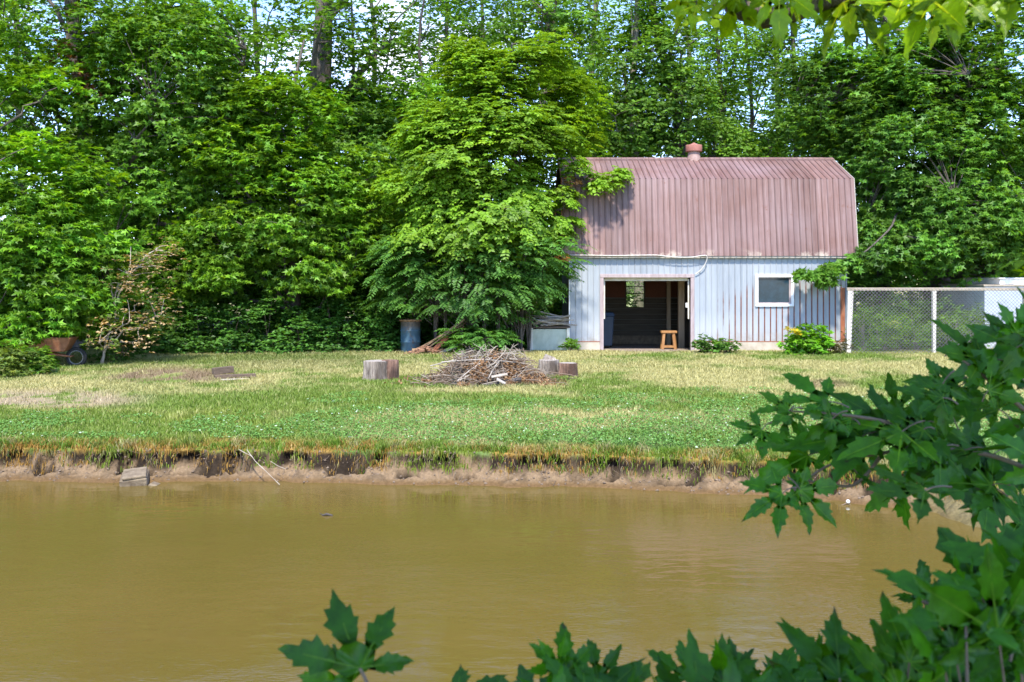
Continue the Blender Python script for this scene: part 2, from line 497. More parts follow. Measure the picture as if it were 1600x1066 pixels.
def fbm(x, y, s=0, o=4):
    v = 0; a = 0.5; t = 0
    for i in range(o):
        v = v + a * vnoise(x * 2 ** i + 17.3 * i, y * 2 ** i - 9.1 * i, s + i); t += a; a *= 0.5
    return v / t

def sstep(a, b, x):
    t = np.clip((x - a) / (b - a), 0, 1)
    return t * t * (3 - 2 * t)

# ------------------------------------------------------------------ terrain
WATER_Z = -0.37
POND = np.array([(-60, 14), (-30, 12.9), (-14, 12.2), (-6, 12.03), (-3, 11.92), (-1.4, 11.82), (0.2, 11.65), (1.5, 11.45), (2.6, 11.2),
                 (3.5, 10.95), (4.2, 10.5), (4.65, 9.6), (4.9, 8.4), (5.3, 6.5), (5.7, 4.5), (5.6, 2.6), (4.8, 1.7), (3, 1.35), (0, 1.2),
                 (-6, 1.1), (-20, 0.6), (-60, -1)], float)

def pond_sd(x, y):
    """signed distance to the shore: positive on land"""
    x = np.asarray(x, float); y = np.asarray(y, float)
    d = np.full(x.shape, 1e9); inside = np.zeros(x.shape, bool)
    n = len(POND)
    for i in range(n):
        ax, ay = POND[i]; bx, by = POND[(i + 1) % n]
        ex, ey = bx - ax, by - ay
        t = np.clip(((x - ax) * ex + (y - ay) * ey) / (ex * ex + ey * ey), 0, 1)
        d = np.minimum(d, np.hypot(x - ax - t * ex, y - ay - t * ey))
        c = ((ay > y) != (by > y)) & (x < (bx - ax) * (y - ay) / (by - ay + 1e-12) + ax)
        inside ^= c
    return np.where(inside, -d, d)

# barn footprint numbers are shared by ground and barn
BX0, BX1 = 1.579, 9.158
BY0, BY1 = 28.07, 32.33
RIB = 0.1615

def shore(x, y):
    sd = pond_sd(x, y)
    w = (fbm(x * 1.1, y * 1.1, 3, 3) - 0.5) * 0.30 + (fbm(x * 4, y * 4, 11, 3) - 0.5) * 0.22
    return sd + w * np.exp(-(sd / 0.8) ** 2), sd

def pits(x, y, s):
    return sstep(.54, .64, fbm(x * 3.4, y * 6, 23, 4)) * sstep(.09, .15, s) * sstep(.34, .27, s)

def height(x, y):
    s, sd = shore(x, y)
    # s: 0 at the waterline; mud slope to 0.22, then a steep lip up to the turf at 0.36
    mud = WATER_Z + np.clip(s, -3, 0.26) * 0.62
    mud = mud + ((fbm(x * 7, y * 9, 21, 4) - 0.5) * 0.12) * sstep(-0.02, 0.12, s) + (fbm(x * 26, y * 26, 25, 2) - .5) * .035 * sstep(-.05, .1, s) - .10 * pits(x, y, s)
    lip = sstep(0.235, 0.31, s + (fbm(x * 7, y * 3, 31, 3) - 0.5) * 0.16)
    top = -0.045 * np.exp(-np.clip(s - 0.3, 0, 9) / 0.5) + (fbm(x * 0.5, y * 0.5, 41, 3) - 0.5) * 0.06 * sstep(0.3, 2, s)
    top = top + (fbm(x * 6, y * 6, 43, 2) - 0.5) * 0.03
    z = mud * (1 - lip) + top * lip
    inb = sstep(BX0 - .1, BX0 + .3, x) * sstep(BX1 + .1, BX1 - .3, x) * sstep(BY0, BY1, y) * (y < BY1 + .3)
    nearb = np.exp(-(np.maximum(0, np.maximum(np.maximum(BX0 - x, x - BX1), np.maximum(BY0 - y, y - BY1))) / 0.7) ** 2)
    z = z * (1 - nearb) + (-0.02) * nearb - 0.11 * inb
    return z

def pxpy(x, y):
    y = np.maximum(y, 0.5)
    return 800 + x / y * FPX, HOR + CAM_Z / y * FPX

GREEN = np.array((0.165, 0.235, 0.035)); CLOVER = np.array((0.115, 0.225, 0.050)); OLIVE = np.array((0.17, 0.19, 0.055))
STRAW = np.array((0.45, 0.40, 0.17)); DIRT = np.array((0.42, 0.33, 0.20)); ORANGE = np.array((0.33, 0.20, 0.05))
MULCH = np.array((0.22, 0.145, 0.09)); LITTER = np.array((0.05, 0.055, 0.022)); MUD = np.array((0.235, 0.160, 0.090))
WETMUD = np.array((0.15, 0.09, 0.038)); SHADEDSOIL = np.array((0.022, 0.015, 0.010)); YGREEN = np.array((0.21, 0.25, 0.03))  # shade of bank holes and undercut painted into a near-black damp soil

def mixn(a, b, f):
    f = np.clip(f, 0, 1)[..., None]
    return a * (1 - f) + b * f

def ell(px, py, cx, cy, rx, ry):
    return 1 - sstep(0.55, 1.25, np.hypot((px - cx) / rx, (py - cy) / ry))

def lawn_col(x, y):
    """what grows where: turf, clover, straw, bare earth; darker at the rear left and under the brush pile"""
    px, py = pxpy(x, y)
    n1 = fbm(x * 0.55, y * 0.55, 51, 4); n2 = fbm(x * 2.3, y * 2.3, 61, 3); n3 = fbm(x * 0.2, y * 0.35, 71, 3)
    c = np.ones(x.shape + (3,)) * GREEN
    c = mixn(c, CLOVER + 0 * c, sstep(0.45, 0.6, n2 * .5 + n1 * .5) * sstep(625, 650, py) * sstep(350, 620, px))
    dry = sstep(660, 560, py) * 0.42 + 0.34
    dry = dry + (n1 - 0.5) * 1.9 + (n3 - .5) * 1.1 + (n2 - .5) * 0.9
    dry = dry - 0.35 * ell(px, py, 560, 606, 190, 16) - .25 * ell(px, py, 1000, 604, 220, 14)
    dry = dry - 0.22 * sstep(640, 670, py)
    c = mixn(c, STRAW + 0 * c, sstep(0.25, 0.8, dry) * 0.92)
    c = mixn(c, OLIVE + 0 * c, sstep(585, 560, py) * sstep(760, 480, px) * 0.65)
    c = mixn(c, STRAW + 0 * c, 0.75 * ell(px, py, 230, 604, 330, 14) * sstep(.3, .55, n2))
    c = mixn(c, YGREEN + 0 * c, 0.6 * ell(px, py, 250, 655, 330, 30) * sstep(.4, .65, n1))
    c = mixn(c, DIRT + 0 * c, ell(px, py, 60, 624, 175, 15) * sstep(.3, .48, n2))
    c = mixn(c, MULCH + 0 * c, ell(px, py, 270, 588, 118, 12) * sstep(.3, .5, n2) * 0.9)
    c = mixn(c, MULCH + 0 * c, 0.6 * ell(px, py, 1290, 602, 50, 7))
    c = mixn(c, DIRT + 0 * c, 0.6 * ell(px, py, 1405, 655, 60, 14))
    c = mixn(c, DIRT + 0 * c, 0.85 * ell(px, py, 1010, 546, 75, 6))
    c = mixn(c, np.array((.1, .08, .06)) + 0 * c, .8 * ell(px, py, 770, 596, 110, 11))  # dark patch on the ground under the brush pile
    return c

def ground_col(x, y, z):
    s, sd = shore(x, y)
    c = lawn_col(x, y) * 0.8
    n = fbm(x * 3, y * 3, 81, 4); n2 = fbm(x * 8, y * 8, 83, 3)
    far = sstep(28.2, 30.5, y)
    c = mixn(c, LITTER + 0 * c, far * .95)
    c = mixn(c, np.array((.42, .40, .17)) + 0 * c, sstep(46, 56, y))
    c = mixn(c, ORANGE + 0 * c, sstep(1.25, 0.45, sd) * sstep(.36, .56, n) * .95)
    mud = mixn(MUD + 0 * c, MUD * 0.62 + 0 * c, sstep(.45, .7, n2))
    mud = mixn(mud, WETMUD + 0 * c, sstep(WATER_Z + 0.07, WATER_Z + 0.015, z))
    mud = mixn(mud, SHADEDSOIL + 0 * c, sstep(-0.26, -0.17, z + (n2 - .5) * 0.12) * sstep(.33, .5, n))
    mud = mixn(mud, SHADEDSOIL + 0 * c, pits(x, y, s) * .9)
    mud = mixn(mud, SHADEDSOIL * 1.5 + 0 * c, sstep(-.23, -.13, z + (n - .5) * .16) * .8 * sstep(.42, .56, n2))  # dark of the undercut below the lip painted into the soil
    c = mixn(c, mud, sstep(-0.045, -0.09, z) * (sd < 2))
    c = mixn(c, np.array((.16, .15, .06)) + 0 * c, sstep(-0.25, 0.25, -(x - 4.1)) * 0 + (sd < 1.5) * sstep(4.0, 4.5, x) * .6)
    inb = (x > BX0) & (x < BX1) & (y > BY0 - .05) & (y < BY1)
    c[inb] = np.array((.30, .24, .19))
    return c

def axis(lo, hi, step, far_lo, far_hi, g=1.18):
    a = list(np.arange(lo, hi + 1e-6, step))
    s = step
    while a[-1] < far_hi: s *= g; a.append(a[-1] + s)
    b = []; s = step; v = lo
    while v > far_lo: s *= g; v -= s; b.append(v)
    return np.array(b[::-1] + a)

gx = axis(-9.5, 5.6, 0.023, -400, 400, 1.06)
gy = axis(9.6, 12.7, 0.014, -60, 900, 1.05)
GX, GYY = np.meshgrid(gx, gy)
GZ = height(GX, GYY)
GC = ground_col(GX, GYY, GZ)
# undercut: soil below the turf lip is pulled back towards the land
s_, sd_ = shore(GX, GYY)
und = np.exp(-((GZ + 0.15) / 0.07) ** 2) * (sd_ > 0.02) * (sd_ < 1.0) * (GYY > 6)
hole = sstep(.45, .62, fbm(GX * 4.5, GYY * 1.5, 91, 3))
GY2 = GYY + und * hole * 0.16
nyy, nxx = GX.shape
idx = np.arange(nyy * nxx).reshape(nyy, nxx)
quads = np.stack([idx[:-1, :-1], idx[:-1, 1:], idx[1:, 1:], idx[1:, :-1]], -1).reshape(-1, 4)

def mat_ground():
    m, t, p, o = new_mat('soil_and_turf')
    at = N(t, 'ShaderNodeAttribute', attribute_name='Col')
    f = noise(t, 28, 6, 0.7)
    v = ramp(t, f, [(0.25, 0.6), (0.75, 1.35)])
    t.links.new(mixc(t, 1.0, at.outputs['Color'], v, 'MULTIPLY'), p.inputs['Base Color'])
    p.inputs['Roughness'].default_value = 0.95
    p.inputs['Specular IOR Level'].default_value = 0.15
    bump(t, p, noise(t, 40, 6, 0.75), 0.8, 0.03)
    return m
ground = np_obj('ground', np.stack([GX, GY2, GZ], -1).reshape(-1, 3), quads, mat_ground(), col=GC.reshape(-1, 3), smooth=True)
tag(ground, 'dry patchy lawn with an eroded muddy pond bank', 'ground', kind='structure')

def mat_water():
    m, t, p, o = new_mat('muddy_pond_water')
    c = noise(t, 0.5, 4, 0.6)
    t.links.new(ramp(t, c, [(0.3, (0.104, 0.075, 0.016)), (0.7, (0.124, 0.083, 0.021))]), p.inputs['Base Color'])
    p.inputs['Roughness'].default_value = 0.03
    p.inputs['IOR'].default_value = 1.33
    w1 = noise(t, 3.2, 2, 0.45, (1.0, 2.0, 1)); w2 = noise(t, 16, 2, 0.5, (1.0, 2.6, 1))
    patch = ramp(t, noise(t, .45, 2, .5), [(0.40, 0.12), (0.62, 1.0)])
    mm = N(t, 'ShaderNodeMath', operation='MULTIPLY'); t.links.new(w2, mm.inputs[0]); t.links.new(patch, mm.inputs[1])
    ad = N(t, 'ShaderNodeMath', operation='MULTIPLY_ADD'); t.links.new(mm.outputs[0], ad.inputs[0]); ad.inputs[1].default_value = 0.85
    t.links.new(w1, ad.inputs[2])
    bump(t, p, ad.outputs[0], 0.10, 0.05)
    return m
wb = MB()
wb.add([(-60, -2, WATER_Z), (7, -2, WATER_Z), (7, 15, WATER_Z), (-60, 15, WATER_Z)], [(0, 1, 2, 3)])
tag(wb.build('water', mat_water()), 'murky golden brown pond water', 'water', kind='structure')

# ------------------------------------------------------------------ grass (stuff)
def blades(x, y, h, lean, w, col, dirx=None, diry=None, zoff=0.0):
    """one bent blade per point: 2 triangles + tip"""
    n = len(x)
    z = height(x, y) + zoff
    a = rng.uniform(0, 2 * PI, n)
    lx = np.cos(a) * lean * h; ly = np.sin(a) * lean * h
    if dirx is not None: lx = lx * .5 + dirx * h; ly = ly * .5 + diry * h
    b = rng.uniform(0, PI, n)
    wx = np.cos(b) * w; wy = np.sin(b) * w
    v = np.empty((n, 5, 3))
    v[:, 0] = np.stack([x - wx, y - wy, z - .01], -1)
    v[:, 1] = np.stack([x + wx, y + wy, z - .01], -1)
    v[:, 2] = np.stack([x - wx * .8 + lx * .35, y - wy * .8 + ly * .35, z + h * .6], -1)
    v[:, 3] = np.stack([x + wx * .8 + lx * .35, y + wy * .8 + ly * .35, z + h * .6], -1)
    v[:, 4] = np.stack([x + lx, y + ly, z + h * np.where(dirx is None, .95, .35)], -1)
    base = np.arange(n)[:, None] * 5
    t = np.concatenate([base + np.array([[0, 1, 3]]), base + np.array([[0, 3, 2]]), base + np.array([[2, 3, 4]])], 0)
    return v.reshape(-1, 3), t, np.repeat(col, 5, axis=0)

def frustum_pts(n, y0, y1, pw=1.0, m=0.8):
    u = rng.uniform(0, 1, n)
    y = (y0 ** pw + u * (y1 ** pw - y0 ** pw)) ** (1 / pw)
    x = rng.uniform(-1, 1, n) * (y * 0.5 * 1.06 + m)
    return x, y

VV = []; TT = []; CC = []; OFF = 0
def acc(vtc):
    global OFF
    VV.append(vtc[0]); TT.append(vtc[1] + OFF); CC.append(vtc[2]); OFF += len(vtc[0])
x, y = frustum_pts(390000, 11.3, 28.6, 0.9, 2.6)
s_, sd_ = shore(x, y)
px_, py_ = pxpy(x, y)
bare = np.maximum(ell(px_, py_, 60, 624, 175, 15), ell(px_, py_, 270, 588, 118, 12))
bare = np.maximum(bare, .8 * ell(px_, py_, 1010, 546, 75, 6)); bare = np.maximum(bare, .9 * ell(px_, py_, 765, 596, 95, 9))
ok = (s_ > 0.30) & (rng.uniform(0, 1, len(x)) > bare * .78) & ~((x > BX0 - .02) & (x < BX1 + .02) & (y > BY0 - .06))
x, y, sd_ = x[ok], y[ok], sd_[ok]
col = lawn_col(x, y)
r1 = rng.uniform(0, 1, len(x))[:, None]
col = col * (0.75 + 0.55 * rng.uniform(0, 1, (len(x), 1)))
col = np.where(r1 < 0.10, col * .5 + STRAW * .5, col)
edge = sstep(1.0, 0.45, sd_ + (fbm(x * 1.3, y * 1.3, 171, 3) - .5) * .9)[:, None]
n_ = fbm(x * 3, y * 3, 81, 4)[:, None]
ecol = np.where(n_ + .3 * (r1 - .5) > .475, ORANGE * (0.8 + .5 * r1), np.where(n_ > .40, YGREEN, YGREEN * .8))
col = col * (1 - edge * .85) + ecol * edge * .85
h = rng.uniform(0.025, 0.06, len(x)) * (1 + .6 * fbm(x * 1.5, y * 1.5, 101, 3))
acc(blades(x, y, h, rng.uniform(.2, 1.1, len(x)), rng.uniform(.003, .006, len(x)) * (0.6 + y / 22), col))
grass = np_obj('grass', np.concatenate(VV), np.concatenate(TT), M_grass, col=np.concatenate(CC))
tag(grass, 'short patchy lawn grass, green near the pond and straw coloured by the barn', 'grass', kind='stuff')

# overhanging fringe along the lip
VV = []; TT = []; CC = []; OFF = 0
n = 72000
x = rng.uniform(-9.4, 5.4, n); y = rng.uniform(9.2, 12.7, n)
x2 = np.concatenate([x, rng.uniform(-9.4, 5.4, 50000)]); y2 = np.concatenate([y, rng.uniform(10.8, 12.7, 50000)])
s_, sd_ = shore(x2, y2)
ok = (s_ > .215) & (s_ < .62) & (y2 > 8)
x, y, s_ = x2[ok], y2[ok], s_[ok]
tuft = fbm(x * 2.6, y * 1.2, 111, 3)
ok = rng.uniform(0, 1, len(x)) < sstep(.30, .5, tuft) + .35
x, y, s_, tuft = x[ok], y[ok], s_[ok], tuft[ok]
ok = rng.uniform(0, 1, len(x)) < .95
x, y, s_, tuft = x[ok], y[ok], s_[ok], tuft[ok]
hh = rng.uniform(.02, .085, len(x)) * (.2 + 1.2 * tuft)
r1 = rng.uniform(0, 1, (len(x), 1)); nz_ = fbm(x * 1.7, y * 1.7, 121, 3)[:, None]
col = np.where(r1 + (nz_ - .5) * 3 > .72, ORANGE * np.array((1.05, 1.0, .9)), np.where(r1 + (nz_ - .5) * 3 > .50, STRAW * .75, YGREEN * np.array((.8, .95, .8))))
col = col * rng.uniform(.6, 1.25, (len(x), 1))
hang = rng.uniform(0, 1, len(x)) < np.where(s_ < .36, .75, .35)
acc(blades(x[~hang], y[~hang], hh[~hang], rng.uniform(.3, 1.0, (~hang).sum()), rng.uniform(.003, .006, (~hang).sum()), col[~hang]))
k = hang.sum()
vtc = blades(x[hang], y[hang], hh[hang], rng.uniform(.3, .8, k), rng.uniform(.003, .006, k), col[hang], np.zeros(k), -rng.uniform(.5, 1.1, k))
v = vtc[0].reshape(-1, 5, 3); v[:, 4, 2] -= rng.uniform(.02, .10, k); vtc = (v.reshape(-1, 3), vtc[1], vtc[2])
acc(vtc)
for q in range(150):
    tx = rng.uniform(-9.2, 4.3); ty = np.interp(tx, POND[:11, 0], POND[:11, 1]) + .36 + rng.uniform(-.08, .22)
    m_ = int(rng.integers(25, 70)); xx = tx + rng.normal(0, .05, m_); yy = ty + rng.normal(0, .04, m_)
    cc = [YGREEN * np.array((.7, 1.0, .8)), GREEN * .9, STRAW * .8, ORANGE][int(rng.choice(4, p=[.4, .3, .18, .12]))] * rng.uniform(.7, 1.2, (m_, 1))
    acc(blades(xx, yy, rng.uniform(.05, .15, m_) * rng.uniform(.6, 1.1), rng.uniform(.2, 1.1, m_), rng.uniform(.003, .006, m_), cc))
fr = np_obj('bank_grass', np.concatenate(VV), np.concatenate(TT), M_grass, col=np.concatenate(CC))
tag(fr, 'orange and yellow green grass tufts hanging over the eroded pond bank', 'grass', kind='stuff')

# clover carpet
x, y = frustum_pts(70000, 11.9, 18.5, 1.0)
px_, py_ = pxpy(x, y)
cl = fbm(x * 1.2, y * 1.2, 131, 4) - .06 + .26 * sstep(300, 700, px_) + .2 * sstep(640, 670, py_) - .35 * sstep(640, 600, py_)
s_, sd_ = shore(x, y)
ok = (cl > .62) & (sd_ > .75)
x, y = x[ok], y[ok]
n = len(x); z = height(x, y) + rng.uniform(.03, .075, n)
a0 = rng.uniform(0, 2 * PI, n); r = rng.uniform(.010, .019, n)
V = np.empty((n, 7, 3)); V[:, 0] = np.stack([x, y, z], -1)
for j in range(6):
    a = a0 + j * PI / 3
    rr = r * (1.0 if j % 2 == 0 else 1.0)
    V[:, 1 + j] = np.stack([x + np.cos(a) * rr, y + np.sin(a) * rr, z + rng.normal(0, .006, n)], -1)
b = np.arange(n)[:, None] * 7
T = np.concatenate([b + np.array([[0, 1 + j, 1 + (j + 1) % 6]]) for j in (0, 1, 2, 3, 4, 5)], 0)
col = np.repeat(CLOVER * rng.uniform(.8, 1.7, (n, 1)) + np.where(rng.uniform(0, 1, (n, 1)) < .03, .35, 0), 7, axis=0)
tag(np_obj('clover', V.reshape(-1, 3), T, M_grass, col=col), 'bright green clover spreading through the lawn by the pond', 'clover', kind='stuff')

# ------------------------------------------------------------------ barn
M_siding = mat_siding()
M_roof = mat_roof()
barn = empty('barn', (BX0, BY0, 0), 'small gambrel roofed metal barn with faded red roof and open garage door', 'barn')
def bb(mb, name, m, parent=None, bevel=0.0):
    """build under the barn; parts keep world coordinates"""
    p = parent or barn
    o = mb.build(name, m, None, bevel)
    o.parent = p
    o.matrix_parent_inverse = p.matrix_world.inverted() if False else Matrix.Translation(-Vector(worldloc(p)))
    return o
def worldloc(p):
    l = Vector(p.location)
    return l if p.parent is None else Vector((0, 0, 0)) if p.get('_w') else l
bpy.context.view_layer.update()

DX0, DX1, DZ = 2.509, 4.895, 1.995
WX0, WX1, WZ0, WZ1 = 6.74, 7.645, 1.28, 2.01
def rib_y(x, depth):
    m = (x - BX0) % RIB
    return np.interp(m, [0, .008, .026, .034, RIB], [0, depth, depth, 0, 0])
def rib_xs(a, b):
    xs = [a, b]
    k0 = int((a - BX0) / RIB) - 1; k1 = int((b - BX0) / RIB) + 1
    for k in range(k0, k1 + 1):
        for o in (0, .008, .026, .034):
            q = BX0 + k * RIB + o
            if a < q < b: xs.append(q)
    return xs
xs = sorted(set(rib_xs(BX0, BX1) + [DX0 - .1, DX1 + .1, WX0, WX1]))
zs = [0.25, WZ0, DZ + .09, WZ1, 2.66]
zs = sorted(zs)
vs = []; fs = []
for z in zs:
    for x in xs:
        vs.append((x, BY0 - float(rib_y(x, .020)), z))
nx = len(xs)
for j in range(len(zs) - 1):
    zc = (zs[j] + zs[j + 1]) / 2
    for i in range(nx - 1):
        xc = (xs[i] + xs[i + 1]) / 2
        if DX0 - .1 < xc < DX1 + .1 and zc < DZ + .09: continue
        if WX0 < xc < WX1 and WZ0 < zc < WZ1: continue
        fs.append((j * nx + i, j * nx + i + 1, (j + 1) * nx + i + 1, (j + 1) * nx + i))
b = MB(); b.add(vs, fs)
wall = bb(b, 'siding', M_siding)
so = wall.modifiers.new('thick', 'SOLIDIFY'); so.thickness = 0.004; so.offset = 1
# inner frame of studs behind the siding closes the front wall
b = MB()
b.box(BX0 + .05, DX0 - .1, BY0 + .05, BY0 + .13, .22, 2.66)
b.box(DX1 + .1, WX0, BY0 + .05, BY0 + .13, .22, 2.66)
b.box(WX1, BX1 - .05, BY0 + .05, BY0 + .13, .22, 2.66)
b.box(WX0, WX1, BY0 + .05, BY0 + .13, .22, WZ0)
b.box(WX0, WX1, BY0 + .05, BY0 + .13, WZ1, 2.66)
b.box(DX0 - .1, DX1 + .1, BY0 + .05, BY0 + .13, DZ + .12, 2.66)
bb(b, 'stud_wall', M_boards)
# gables
def gable(x0, x1):
    m = MB()
    m.prism([(BY0 + .13, .2), (BY0 + .13, 2.62), (28.40, 4.66), (30.2, 5.42), (32.0, 4.66), (BY1 + .03, 2.62), (BY1 + .03, .2)], x0, x1)
    return m
bb(gable(BX0, BX0 + .06), 'gable_wall', M_boards)
bb(gable(BX1 - .06, BX1), 'gable_wall', M_siding)
# foundation
for q in ((BX0 - .01, DX0 - .1, BY0 - .03, BY0 + .2, -.15, .235), (DX1 + .1, BX1 + .02, BY0 - .03, BY0 + .2, -.15, .235), (BX0 - .01, BX0 + .18, BY0 + .2, BY1, -.15, .19), (BX1 - .16, BX1 + .02, BY0 + .2, BY1, -.15, .19)):
    b = MB(); b.box(*q); bb(b, 'foundation', M_concrete, None, .012)
b = MB(); b.box(BX0 + .18, BX1 - .16, BY1 - .12, BY1 + .02, -.25, .17)
bb(b, 'block_footing', M_block)
# back wall of boards with a window gap
BWX0, BWX1, BWZ0, BWZ1 = 3.56, 4.20, 1.02, 1.95
b = MB()
zz = .17
while zz < 1.36:
    h = .168
    for (a, c) in ((BX0 + .07, BWX0), (BWX1, BX1 - .07)):
        b.box(a, c, BY1 - .07 + random.uniform(-.006, .006), BY1 - .02, zz, min(zz + h - .008, 1.36))
    if zz + h < BWZ0: b.box(BWX0, BWX1, BY1 - .07, BY1 - .02, zz, zz + h - .008)
    elif zz < BWZ0: b.box(BWX0, BWX1, BY1 - .07, BY1 - .02, zz, BWZ0)
    zz += h
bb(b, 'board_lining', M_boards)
b = MB()
b.box(BX0 + .07, BWX0, BY1 - .068, BY1 - .018, 1.365, 2.6); b.box(BWX1, BX1 - .07, BY1 - .068, BY1 - .018, 1.365, 2.6)
b.box(BWX0, BWX1, BY1 - .068, BY1 - .018, BWZ1, 2.6)
bb(b, 'chipboard_lining', M_chip)
b = MB(); 
for (a, c) in ((BX0 + .06, BWX0), (BWX1, BX1 - .06)): b.box(a, c, BY1 - .012, BY1 + .02, .18, 2.62)
b.box(BWX0, BWX1, BY1 - .012, BY1 + .02, .18, BWZ0); b.box(BWX0, BWX1, BY1 - .012, BY1 + .02, BWZ1, 2.62)
bb(b, 'back_siding', M_siding)
# back window
b = MB()
b.box(BWX0, BWX0 + .04, BY1 - .09, BY1 + .025, BWZ0, BWZ1); b.box(BWX1 - .04, BWX1, BY1 - .09, BY1 + .025, BWZ0, BWZ1)
b.box(BWX0 + .04, BWX1 - .04, BY1 - .09, BY1 + .025, BWZ0, BWZ0 + .04); b.box(BWX0 + .04, BWX1 - .04, BY1 - .09, BY1 + .025, BWZ1 - .04, BWZ1)
for q in (.25, .5, .74):
    zq = BWZ0 + (BWZ1 - BWZ0) * q
    b.box(BWX0 + .04, BWX1 - .04, BY1 - .05, BY1 - .02, zq - .012, zq + .012)
bw = bb(b, 'back_window', M_boards)
def sub(mb, name, m, parent, bevel=0.0):
    o = mb.build(name, m, None, bevel)
    o.parent = parent
    o.matrix_parent_inverse = Matrix.Identity(4)
    return o
b = MB(); b.box(BWX0 + .04, BWX1 - .04, BY1 - .038, BY1 - .033, BWZ0 + .04, BWZ1 - .04)
sub(b, 'pane', M_clear, bw)
# loft floor and inside posts
b = MB(); b.box(BX0 + .08, BX1 - .08, BY0 + .7, BY1 - .08, 2.25, 2.31); bb(b, 'loft_floor', M_boards)
for (xa, yy, w) in ((4.87, 29.9, .17), (4.78, 31.6, .12)):
    b = MB(); b.box(xa, xa + w, yy, yy + w, -.1, 2.25); bb(b, 'post', M_lumber, None, .008)
b = MB(); b.box(5.2, 5.26, BY0 + .14, BY1 - .13, -.05, 2.25); bb(b, 'partition', M_boards)
# door frame
b = MB()
b.box(DX0 - .10, DX0, BY0 - .035, BY0 + .10, 0, DZ); b.box(DX1, DX1 + .10, BY0 - .035, BY0 + .10, -.02, DZ)
b.box(DX0 - .10, DX1 + .10, BY0 - .04, BY0 + .10, DZ, DZ + .1)
bb(b, 'door_frame', M_mauve, None, .006)
# rolled-up overhead door: bottom panel edge shows as a cream bar
gd = MB()
gd.box(DX0 + .03, DX1 - .03, BY0 + .16, BY0 + .21, DZ - .09, DZ + .02)
for i in range(4):
    gd.box(DX0 + .03, DX1 - .03, BY0 + .24 + i * .5, BY0 + .72 + i * .5, DZ + .03, DZ + .07)
bb(gd, 'overhead_door', M_cream, None, .005)
for xx in (DX0 + .015, DX1 - .055):
    b = MB()
    b.box(xx, xx + .035, BY0 + .11, BY0 + .15, .86, DZ - .04)
    b.tube([(xx + .017, BY0 + .13, DZ - .08), (xx + .017, BY0 + .22, DZ), (xx + .017, BY0 + .5, DZ + .015)], .012, 6)
    bb(b, 'door_track', M_cream)
b = MB(); b.box(DX1 - .115, DX1 - .055, BY0 + .10, BY0 + .15, 1.17, 1.30)
bb(b, 'outlet_box', M_white, None, .008)
# front window
b = MB()
fw = .075
b.box(WX0 - fw, WX1 + fw, BY0 - .05, BY0 + .03, WZ1, WZ1 + fw); b.box(WX0 - fw, WX1 + fw, BY0 - .05, BY0 + .03, WZ0 - fw, WZ0)
b.box(WX0 - fw, WX0, BY0 - .05, BY0 + .03, WZ0, WZ1); b.box(WX1, WX1 + fw, BY0 - .05, BY0 + .03, WZ0, WZ1)
wn = bb(b, 'window', M_white, None, .005)
b = MB()
b.box(WX0, WX1, BY0 + .0, BY0 + .03, WZ1 - .03, WZ1); b.box(WX0, WX1, BY0 - .0, BY0 + .03, WZ0, WZ0 + .035)
b.box(WX0, WX0 + .02, BY0 + .0, BY0 + .03, WZ0 + .035, WZ1 - .03); b.box(WX1 - .05, WX1, BY0 + .0, BY0 + .03, WZ0 + .035, WZ1 - .03)
b.box((WX0 + WX1) / 2 - .02, (WX0 + WX1) / 2 + .02, BY0 - .03, BY0, WZ0 + .005, WZ0 + .03)
sub(b, 'sash', M_mauve, wn)
b = MB(); b.box(WX0 + .02, WX1 - .05, BY0 + .012, BY0 + .018, WZ0 + .035, WZ1 - .03)
sub(b, 'pane', M_pane, wn)
# corner trims
b = MB(); b.box(BX1 - .16, BX1 - .04, BY0 - .031, BY0 - .024, .26, 1.72); bb(b, 'rusty_trim', M_rust)
b = MB(); b.box(BX0 - .02, BX0 + .01, BY0 - .03, BY0 + .12, .24, 2.62); bb(b, 'corner_trim', M_white)
b = MB(); b.box(BX1 - .012, BX1 + .018, BY0 - .03, BY0 + .12, .24, 2.62); bb(b, 'corner_trim', M_siding)
for q in ((BX0 + .02, DX0 - .1), (DX1 + .1, BX1 - .02)):
    b = MB(); b.box(q[0], q[1], BY0 - .034, BY0 - .022, .235, .255); bb(b, 'drip_edge', M_rust)
# roof
RX0, RX1 = 1.363, 9.45
prof = [(27.94, 2.585), (28.30, 4.72), (30.2, 5.50), (32.1, 4.72), (32.46, 2.585)]
def outn(j):
    a = Vector(prof[max(j - 1, 0)]); c = Vector(prof[min(j + 1, len(prof) - 1)])
    d = (c - a).normalized(); return (-d.y, d.x)
xs = sorted(set(rib_xs(RX0, RX1) + [RX0, RX1]))
b = MB()
for seg in range(4):
    (y0, z0), (y1, z1) = prof[seg], prof[seg + 1]
    d = Vector((y1 - y0, z1 - z0)).normalized(); nrm = (-d.y, d.x)
    vs = []
    for (yy, zz) in ((y0, z0), (y1, z1)):
        for x in xs:
            q = float(rib_y(x, .022))
            vs.append((x, yy + nrm[0] * q, zz + nrm[1] * q))
    n = len(xs)
    b.add(vs, [(i, i + 1, n + i + 1, n + i) for i in range(n - 1)])
roof = bb(b, 'roof', M_roof)
so = roof.modifiers.new('thick', 'SOLIDIFY'); so.thickness = 0.006; so.offset = -1
b = MB()
b.prism([(27.975, 2.55), (27.975, 2.60), (28.33, 4.685), (30.2, 5.455), (32.07, 4.685), (32.43, 2.6), (32.43, 2.55), (32.40, 2.55), (32.03, 4.655), (30.2, 5.42), (28.37, 4.655), (28.0, 2.55)], RX0 + .02, RX1 - .02)
sub(b, 'deck', M_boards, roof)
b = MB()
